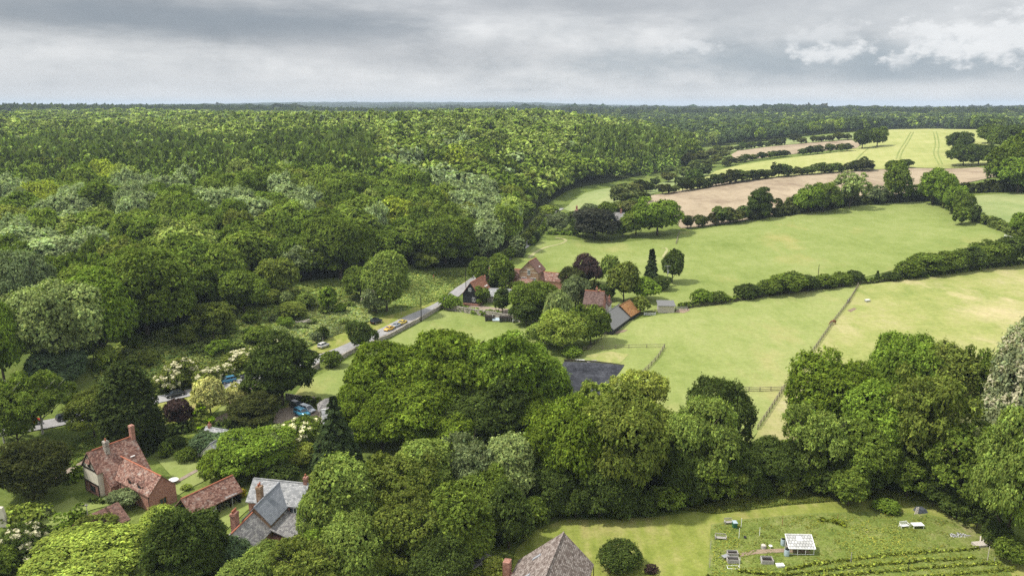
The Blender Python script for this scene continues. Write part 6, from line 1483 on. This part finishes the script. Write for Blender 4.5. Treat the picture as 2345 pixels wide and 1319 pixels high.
e = empty('log_block', at(1748, 1256), .1); tag(e, 'sawn timber block standing beside the soil path', 'block'); MB().tube((0, 0, -.1), (0, 0, .62), .42, .40, 12).build('log', M['grey_wood'], e); MB().tube((0, 0, .623), (0, 0, .70), .33, .3, 10).build('slab_top', M['pale_wood'], e)
e = empty('bird_bath', at(1764, 1256)); tag(e, 'small white bird bath beside the timber block', 'bird bath'); MB().lathe([(.18, 0), (.08, .1), (.07, .4), (.28, .5), (.30, .56), (.2, .54)], 12).build('bowl', M['white'], e, smooth=True)
e = empty('bucket', at(1706, 1233)); tag(e, 'black bucket among the bean poles', 'bucket'); MB().lathe([(.17, 0), (.23, .42), (.21, .42), (.15, .05)], 12).build('pail', M['trim'], e, smooth=True)
e = empty('wheelbarrow', at(1660, 1280), .5); tag(e, 'grey tipped barrow beside the compost bin', 'wheelbarrow'); MB().hexa([(-.3, -.22, .25), (.25, -.22, .25), (.25, .22, .25), (-.3, .22, .25)], [(-.5, -.35, .6), (.55, -.35, .6), (.55, .35, .6), (-.5, .35, .6)]).build('tray', M['metal'], e); MB().tube((.5, -.06, .2), (.5, .06, .2), .2, n=12).build('wheel', M['tyre'], e)
for s in (-1, 1): MB().tube((.5, s*.1, .2), (-1.0, s*.3, .5), .025, n=6).build('handle', M['metal'], e)
for k, (u, v, vt, lab, m_) in enumerate([(1697,1208,1186,'tall white pole behind the green bin','white_paint'),(1692,1233,1209,'white bean pole left of the bucket','white_paint'),(1739,1228,1207,'white pole with a bracket in mid allotment','white_paint'),(1791,1205,1180,'rusty stake at the back of the allotment','rust'),(1918,1190,1176,'brown stake among the back vines','rust'),(1948,1288,1264,'grey stake in the vine rows','grey_wood'),(2079,1310,1280,'dark stake in the vine rows','timber'),(2260,1290,1250,'tall cane at the end of the vines','pale_wood'),(2276,1292,1276,'grey short post at the end of the vines','grey_wood'),(1627,1258,1238,'grey post at the left allotment edge','grey_wood'),(1625,1300,1278,'lower grey post at the left allotment edge','grey_wood'),(1743,1292,1276,'white short post beside the raised bed','white_paint'),(1693,1302,1276,'white post right of the compost bin','white_paint')]):
    p = at(u, v); e = empty('garden_stake', p); tag(e, lab, 'stake', 'stakes in the allotment'); MB().tube((0, 0, -.1), (0, 0, height_to(p, vt)), .045, n=6).build('stake', M[m_], e)
e = empty('pallet_stack', at(2242, 1250), .15); tag(e, 'low stack of pale pallets at the allotment end', 'pallets')
for k in range(3):
    b = MB()
    for j in range(6): b.box(-.9+j*.31, -.64+j*.31, -.6, .6, .12+k*.17, .145+k*.17)
    b.box(-.9, .91, -.6, -.5, .0+k*.17, .117+k*.17).box(-.9, .91, .5, .6, .0+k*.17, .117+k*.17).build('pallet', M['pale_wood'], e)
for k in range(3):
    e = empty('plank', at(2244+k*7, 1240-k*1), .5); tag(e, ('first', 'second', 'third')[k]+' loose plank from the left on the pallet stack', 'plank', 'planks on the pallets'); MB().box(-.7, .7, -.08, .08, .55, .60).build('board', M['pale_wood'], e); e.rotation_euler = (0, -.2, 1.0)
g = np.random.default_rng(3); V, Q, c = lobes_to_leaves([(0, 0, .05), (.9, .1, .04), (-.9, 0, .05), (.3, .5, .05), (1.6, -.1, .02)], [.5, .5, .5, .4, .35], 900, .13, g, .5, .8, .6)
o = link('ash_heap', mesh_np('ash_heap', V, Q, [M['ash']]), loc=at(2196, 1228)); tag(o, 'grey-white heap of bonfire ash beside the pallets', 'ash heap')
e = empty('tarpaulin', at(2108, 1172), .2); tag(e, 'blue-grey tarpaulin over a heap under the trees', 'tarpaulin'); MB().hexa([(-.9, -.8, 0), (.9, -.8, 0), (.9, .8, 0), (-.9, .8, 0)], [(-.65, -.4, .75), (.7, -.45, .6), (.6, .5, .7), (-.6, .5, .85)]).build('sheet', plain('tarp', (.075, .085, .10), .8, .2, var=.6), e)
for k in range(5): MB().tube((-1.7+k*.16, -.6, 0), (-1.0+k*.1, -.2, 1.1), .04, n=5).build('pole', M['pale_wood'], e)
# vine rows: each row of trained plants is one planting
for k, ln in enumerate([[(1800,1306),(1900,1290),(2020,1275),(2140,1266),(2240,1258)], [(1690,1310),(1800,1318),(1960,1300),(2100,1288),(2230,1280)], [(1620,1324),(1780,1330),(1960,1316),(2140,1302),(2290,1292)], [(1640,1342),(1820,1345),(2000,1332),(2180,1318),(2320,1306)], [(1900,1362),(2100,1350),(2330,1325)]]):
    hedge('vine_row', ln, .55, .62, (.215, .27, .05), ('topmost', 'second', 'third', 'fourth', 'lowest')[k]+' row of yellow-green vines in the allotment', 40+k, .2, 22, 'vines', group='vine rows', wob=.55)
hedge('vine_row', [(1880,1193),(1905,1197),(1935,1205)], .9, .9, (.20, .25, .03), 'short piece of vine at the back of the allotment', 47, .2, 22, 'vines', wob=.5)
# paddock and garden pieces
e = empty('trough', at(1986, 692), .3); tag(e, 'pale trough standing in the dry paddock', 'trough'); MB().hexa([(-.7, -.4, .0), (.7, -.4, 0), (.7, .4, 0), (-.7, .4, 0)], [(-.85, -.5, .8), (.85, -.5, .8), (.85, .5, .8), (-.85, .5, .8)]).build('tank', M['metal'], e); MB().box(-.8, .8, -.45, .45, .803, .9).build('lid', M['white_paint'], e)
e = empty('jump_wing', at(1488, 722), .0); tag(e, 'white rails leaning on the curving fence', 'rails'); b = MB()
for k in range(3): b.box(-1.8, 1.8, -.05, .05, .1+k*.3, .2+k*.3)
b.build('rail', M['white_paint'], e)
for x in (-1.8, 0, 1.8): MB().box(x-.06, x+.06, -.06, .06, -.1, 1.0).build('post', M['white_paint'], e)
e = empty('garden_table', at(398, 1106), .2); tag(e, 'white garden table beside the manor wing', 'table'); MB().tube((0, 0, .68), (0, 0, .74), .9, n=16).build('tabletop', M['white_paint'], e)
for k in range(4): MB().tube((.6*math.cos(k*1.57), .6*math.sin(k*1.57), -.1), (.6*math.cos(k*1.57), .6*math.sin(k*1.57), .677), .04, n=6).build('leg', M['white_paint'], e)
for i, (u, v, lab) in enumerate([(1328, 826, 'heap of pale jump poles at the arena top'), (1356, 828, 'small grey stack right of the pale jump poles')]):
    e = empty('pole_heap', at(u, v), .3*i); tag(e, lab, 'jump poles')
    for k in range(5): MB().tube((-1.6+.1*k, -.4+.2*k, .12+.06*(k % 3)), (1.5-.1*k, -.3+.16*k, .15+.05*(k % 2)), .09, n=7).build('jump_pole', M['white_paint' if i == 0 else 'grey_wood'], e)
e = empty('water_tank', at(1181, 738), .4); tag(e, 'pale cylindrical tank at the garden wall end', 'tank'); MB().tube((-1.1, 0, .55), (1.1, 0, .55), .5, n=16).build('drum', M['metal'], e)
for x in (-.7, .7): MB().box(x-.1, x+.1, -.4, .4, -.1, .2).build('cradle', M['grey_wood'], e)
for (u, v, w, lab) in [(1122, 735, 3.0, 'dark lean-to pen left of the pale-posted cold frame'), (1157, 737, 3.6, 'wooden pen with brown boards against the garden wall')]:
    e = empty('garden_pen', at(u, v), -.1); tag(e, lab, 'pen'); MB().box(-w/2, w/2, .9, 1.0, -.1, 1.6).box(-w/2, -w/2+.1, -.9, .9, -.1, 1.4).box(w/2-.1, w/2, -.9, .9, -.1, 1.4).build('side', M['grey_wood'], e); MB().hexa([(-w/2-.1, -1.0, 1.45), (w/2+.1, -1.0, 1.45), (w/2+.1, 1.05, 1.65), (-w/2-.1, 1.05, 1.65)], [(-w/2-.1, -1.0, 1.52), (w/2+.1, -1.0, 1.52), (w/2+.1, 1.05, 1.72), (-w/2-.1, 1.05, 1.72)]).build('roof', M['timber'], e)
e = empty('cold_frame', at(1138, 736), -.1); tag(e, 'glazed cold frame with white posts at the garden wall', 'cold frame'); MB().box(-1.4, 1.4, -.8, .8, -.1, .5).build('base', M['grey_wood'], e); MB().hexa([(-1.4, -.8, .503), (1.4, -.8, .503), (1.4, .8, 1.0), (-1.4, .8, 1.0)], [(-1.4, -.8, .53), (1.4, -.8, .53), (1.4, .8, 1.05), (-1.4, .8, 1.05)]).build('glazing', M['butt'], e)
for x in (-1.5, 1.5): MB().box(x-.06, x+.06, .7, .82, -.1, 1.9).build('post', M['white_paint'], e)
# fallen branches on the scrub
e = empty('fallen_branches', at(668, 748), .3); tag(e, 'bleached fallen branches lying in the brambles', 'branches'); b = MB(); r_ = random.Random(2)
for k in range(14):
    a = r_.uniform(-.5, .5); x = r_.uniform(-4, 4); y = r_.uniform(-1, 1); l = r_.uniform(1.2, 3.2); b.tube((x, y, 1.3), (x+l*math.cos(a), y+l*math.sin(a), 1.3+r_.uniform(.1, .6)), .09, .03, 6)
b.build('branch', M['pale_wood'], e)

# timber edging of the riding arena
W = wpts([(1292,828.2),(1364,830.2),(1430,837.2)]); b = MB(); e = empty('arena_edging', (*W[1], gz(*W[1]))); tag(e, 'low timber boarding along the top of the dark riding arena', 'boarding')
for p_, q_ in zip(W, W[1:]):
    n_ = 10
    for i in range(n_):
        x0 = p_[0]+(q_[0]-p_[0])*i/n_; y0 = p_[1]+(q_[1]-p_[1])*i/n_; x1 = p_[0]+(q_[0]-p_[0])*(i+.97)/n_; y1 = p_[1]+(q_[1]-p_[1])*(i+.97)/n_
        b.hexa([(x0-W[1][0], y0-W[1][1]-.05, -.3), (x1-W[1][0], y1-W[1][1]-.05, -.3), (x1-W[1][0], y1-W[1][1]+.05, -.3), (x0-W[1][0], y0-W[1][1]+.05, -.3)], [(x0-W[1][0], y0-W[1][1]-.05, .5), (x1-W[1][0], y1-W[1][1]-.05, .5), (x1-W[1][0], y1-W[1][1]+.05, .5), (x0-W[1][0], y0-W[1][1]+.05, .5)])
b.build('board', M['dark_fence'], e)
HAZE = 9e-5
# ---------------------------------------------------------------- light, sky, air
SUN_EL, SUN_AZ = math.radians(57), math.radians(-90)      # the sun stands high to the left, a little beyond
sd = Vector((math.sin(SUN_AZ)*math.cos(SUN_EL), math.cos(SUN_AZ)*math.cos(SUN_EL), math.sin(SUN_EL)))
sl = bpy.data.lights.new('sun', 'SUN'); so = bpy.data.objects.new('sun', sl); COL.objects.link(so)
sl.energy = 3.7; sl.angle = math.radians(3.0); sl.color = (1, .95, .87)
so.rotation_euler = sd.to_track_quat('Z', 'Y').to_euler(); so.location = (0, 0, 300)
w = bpy.data.worlds.new('World'); SC.world = w; w.use_nodes = True
nt = w.node_tree; nt.nodes.clear(); out = nt.nodes.new('ShaderNodeOutputWorld')
sky = nt.nodes.new('ShaderNodeTexSky'); sky.sky_type = 'NISHITA'; sky.sun_disc = False; sky.sun_elevation = SUN_EL; sky.sun_rotation = SUN_AZ
tc = nt.nodes.new('ShaderNodeTexCoord').outputs['Generated']
sep = nt.nodes.new('ShaderNodeSeparateXYZ'); nt.links.new(tc, sep.inputs[0])
X, Y, Z = sep.outputs
zz = math_(nt, 'MAXIMUM', Z, 0.0)
inv = math_(nt, 'DIVIDE', 1.0, math_(nt, 'ADD', zz, .055))
cmb = nt.nodes.new('ShaderNodeCombineXYZ'); nt.links.new(math_(nt, 'MULTIPLY', X, inv), cmb.inputs[0]); nt.links.new(math_(nt, 'MULTIPLY', Y, inv), cmb.inputs[1])
flat = cmb.outputs[0]
# cloud deck seen in perspective (flat), and billows seen side-on (tc)
n1 = noise(nt, scaled(nt, flat, (.22, .30, 1)), 1.0, 9, .58)
n2 = noise(nt, scaled(nt, tc, (1, 1, 2.6)), 7.0, 10, .56)
n3 = noise(nt, scaled(nt, tc, (1, 1, 2.2)), 19.0, 8, .6)
az = math_(nt, 'ARCTAN2', X, Y); el = math_(nt, 'ARCSINE', Z)
n4 = noise(nt, scaled(nt, tc, (1, 1, 1.7)), 42.0, 8, .6)
warp = noise(nt, scaled(nt, tc, (1, 1, 5)), 3.2, 8, .6)
def blob(a0, e0, ra, re, soft, nz, amp):
    """a cloud mass at a bearing and height, its rim broken up by noise"""
    da = math_(nt, 'DIVIDE', math_(nt, 'SUBTRACT', az, a0), ra); de = math_(nt, 'DIVIDE', math_(nt, 'SUBTRACT', el, e0), re)
    d = math_(nt, 'SQRT', math_(nt, 'ADD', math_(nt, 'MULTIPLY', da, da), math_(nt, 'MULTIPLY', de, de)))
    d = math_(nt, 'ADD', d, math_(nt, 'MULTIPLY', math_(nt, 'SUBTRACT', nz, .5), amp))
    m = N(nt, 'ShaderNodeMapRange', From__Min=1.0+soft*.5, From__Max=1.0-soft*.6, To__Min=0., To__Max=1.); m.interpolation_type = 'SMOOTHSTEP'
    nt.links.new(d, m.inputs['Value']); return m.outputs['Result']
def px(u, v): return math.atan((u-1172.5)/F/1.03), (238-v)/F*.97
f = math_(nt, 'ADD', math_(nt, 'MULTIPLY', n1, .20), math_(nt, 'ADD', math_(nt, 'MULTIPLY', n2, .36), math_(nt, 'ADD', math_(nt, 'MULTIPLY', warp, .20), math_(nt, 'MULTIPLY', n3, .26))))
c = ramp(nt, f, [(.40, (.34, .36, .38)), (.46, (.475, .49, .505)), (.53, (.56, .57, .58)), (.62, (.66, .665, .67))])
def mass(u, v, ru, rv, col, amt, soft=1.5, nz=None, amp=3.0):
    global c
    a, e = px(u, v); c = mixc(nt, math_(nt, 'MULTIPLY', blob(a, e, ru/F, rv/F, soft, nz or warp, amp), amt), c, col)
mass(100, 46, 760, 62, (.185, .205, .23), .66, 1.7)
mass(620, 70, 420, 30, (.185, .22, .26), .7, 1.4)
mass(1150, 25, 420, 36, (.27, .29, .32), .6, 1.6)
mass(1700, 20, 520, 30, (.33, .35, .375), .5, 1.6)
mass(930, 125, 330, 36, (.36, .375, .40), .45, 1.6)
mass(1800, 155, 420, 46, (.235, .285, .33), .68, 1.5, n2)
mass(2200, 165, 360, 44, (.26, .31, .355), .65, 1.5, n2)
mass(2050, 70, 500, 40, (.40, .425, .45), .5, 1.6, n2)
mass(250, 195, 560, 40, (.44, .46, .485), .6, 1.6)
for (u, v, ru, rv, k) in ((1575, 112, 50, 13, .6), (1890, 133, 62, 15, .9), (2300, 118, 150, 36, .95), (2160, 136, 70, 15, .7), (2110, 100, 40, 18, .6), (1860, 97, 60, 18, .4), (2060, 150, 24, 16, .5)):
    mass(u, v+8, ru*.9, rv*1.0, (.44, .47, .50), k*.5, 1.2, n4, 4.0)
    mass(u, v, ru, rv, (.72, .725, .73), k*.75, 1.1, n4, 4.5)
mass(2080, 212, 420, 14, (.60, .61, .615), .6, 1.4, n2, 3.)
mass(800, 222, 700, 10, (.58, .59, .60), .5, 1.4)
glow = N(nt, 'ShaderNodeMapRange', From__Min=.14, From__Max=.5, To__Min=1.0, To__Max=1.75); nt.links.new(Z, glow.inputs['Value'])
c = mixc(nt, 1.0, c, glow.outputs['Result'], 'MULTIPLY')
low = N(nt, 'ShaderNodeMapRange', From__Min=0, From__Max=.035, To__Min=.45, To__Max=0.); nt.links.new(Z, low.inputs['Value'])
c = mixc(nt, low.outputs['Result'], c, (.52, .54, .56))
b1 = N(nt, 'ShaderNodeBackground', Strength=.08); nt.links.new(sky.outputs[0], b1.inputs[0])
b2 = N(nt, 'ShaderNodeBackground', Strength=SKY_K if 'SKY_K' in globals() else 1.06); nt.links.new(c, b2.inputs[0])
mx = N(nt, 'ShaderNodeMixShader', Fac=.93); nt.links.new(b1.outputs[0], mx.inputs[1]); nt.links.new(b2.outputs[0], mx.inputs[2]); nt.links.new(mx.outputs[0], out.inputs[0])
# the air itself: far woods pale and turn blue
hz = MB().box(-17500, 17500, -17500, 17500, -6, 112).build('haze', plain('haze_placeholder', (1, 1, 1)))
m, hnt, hout = mat_new('haze'); pv = hnt.nodes.new('ShaderNodeVolumePrincipled')
pv.inputs['Color'].default_value = (.70, .84, 1.0, 1); pv.inputs['Density'].default_value = HAZE; pv.inputs['Anisotropy'].default_value = 0.0
hnt.links.new(pv.outputs[0], hout.inputs['Volume']); hz.data.materials.clear(); hz.data.materials.append(m); tag(hz, kind='stuff')
SC.view_settings.view_transform = 'Standard'; SC.view_settings.look = 'None'; SC.view_settings.exposure = .35; SC.view_settings.gamma = 1.0
SC.view_settings.use_curve_mapping = False
SC.cycles.max_bounces = 6; SC.cycles.diffuse_bounces = 3; SC.cycles.transmission_bounces = 4; SC.cycles.volume_bounces = 0; SC.cycles.glossy_bounces = 2
SC.cycles.use_denoising = False; SC.cycles.denoiser = 'OPENIMAGEDENOISE'; SC.cycles.denoising_input_passes = 'RGB_ALBEDO_NORMAL'; SC.cycles.denoising_prefilter = 'ACCURATE'; SC.cycles.sample_clamp_indirect = 2.0
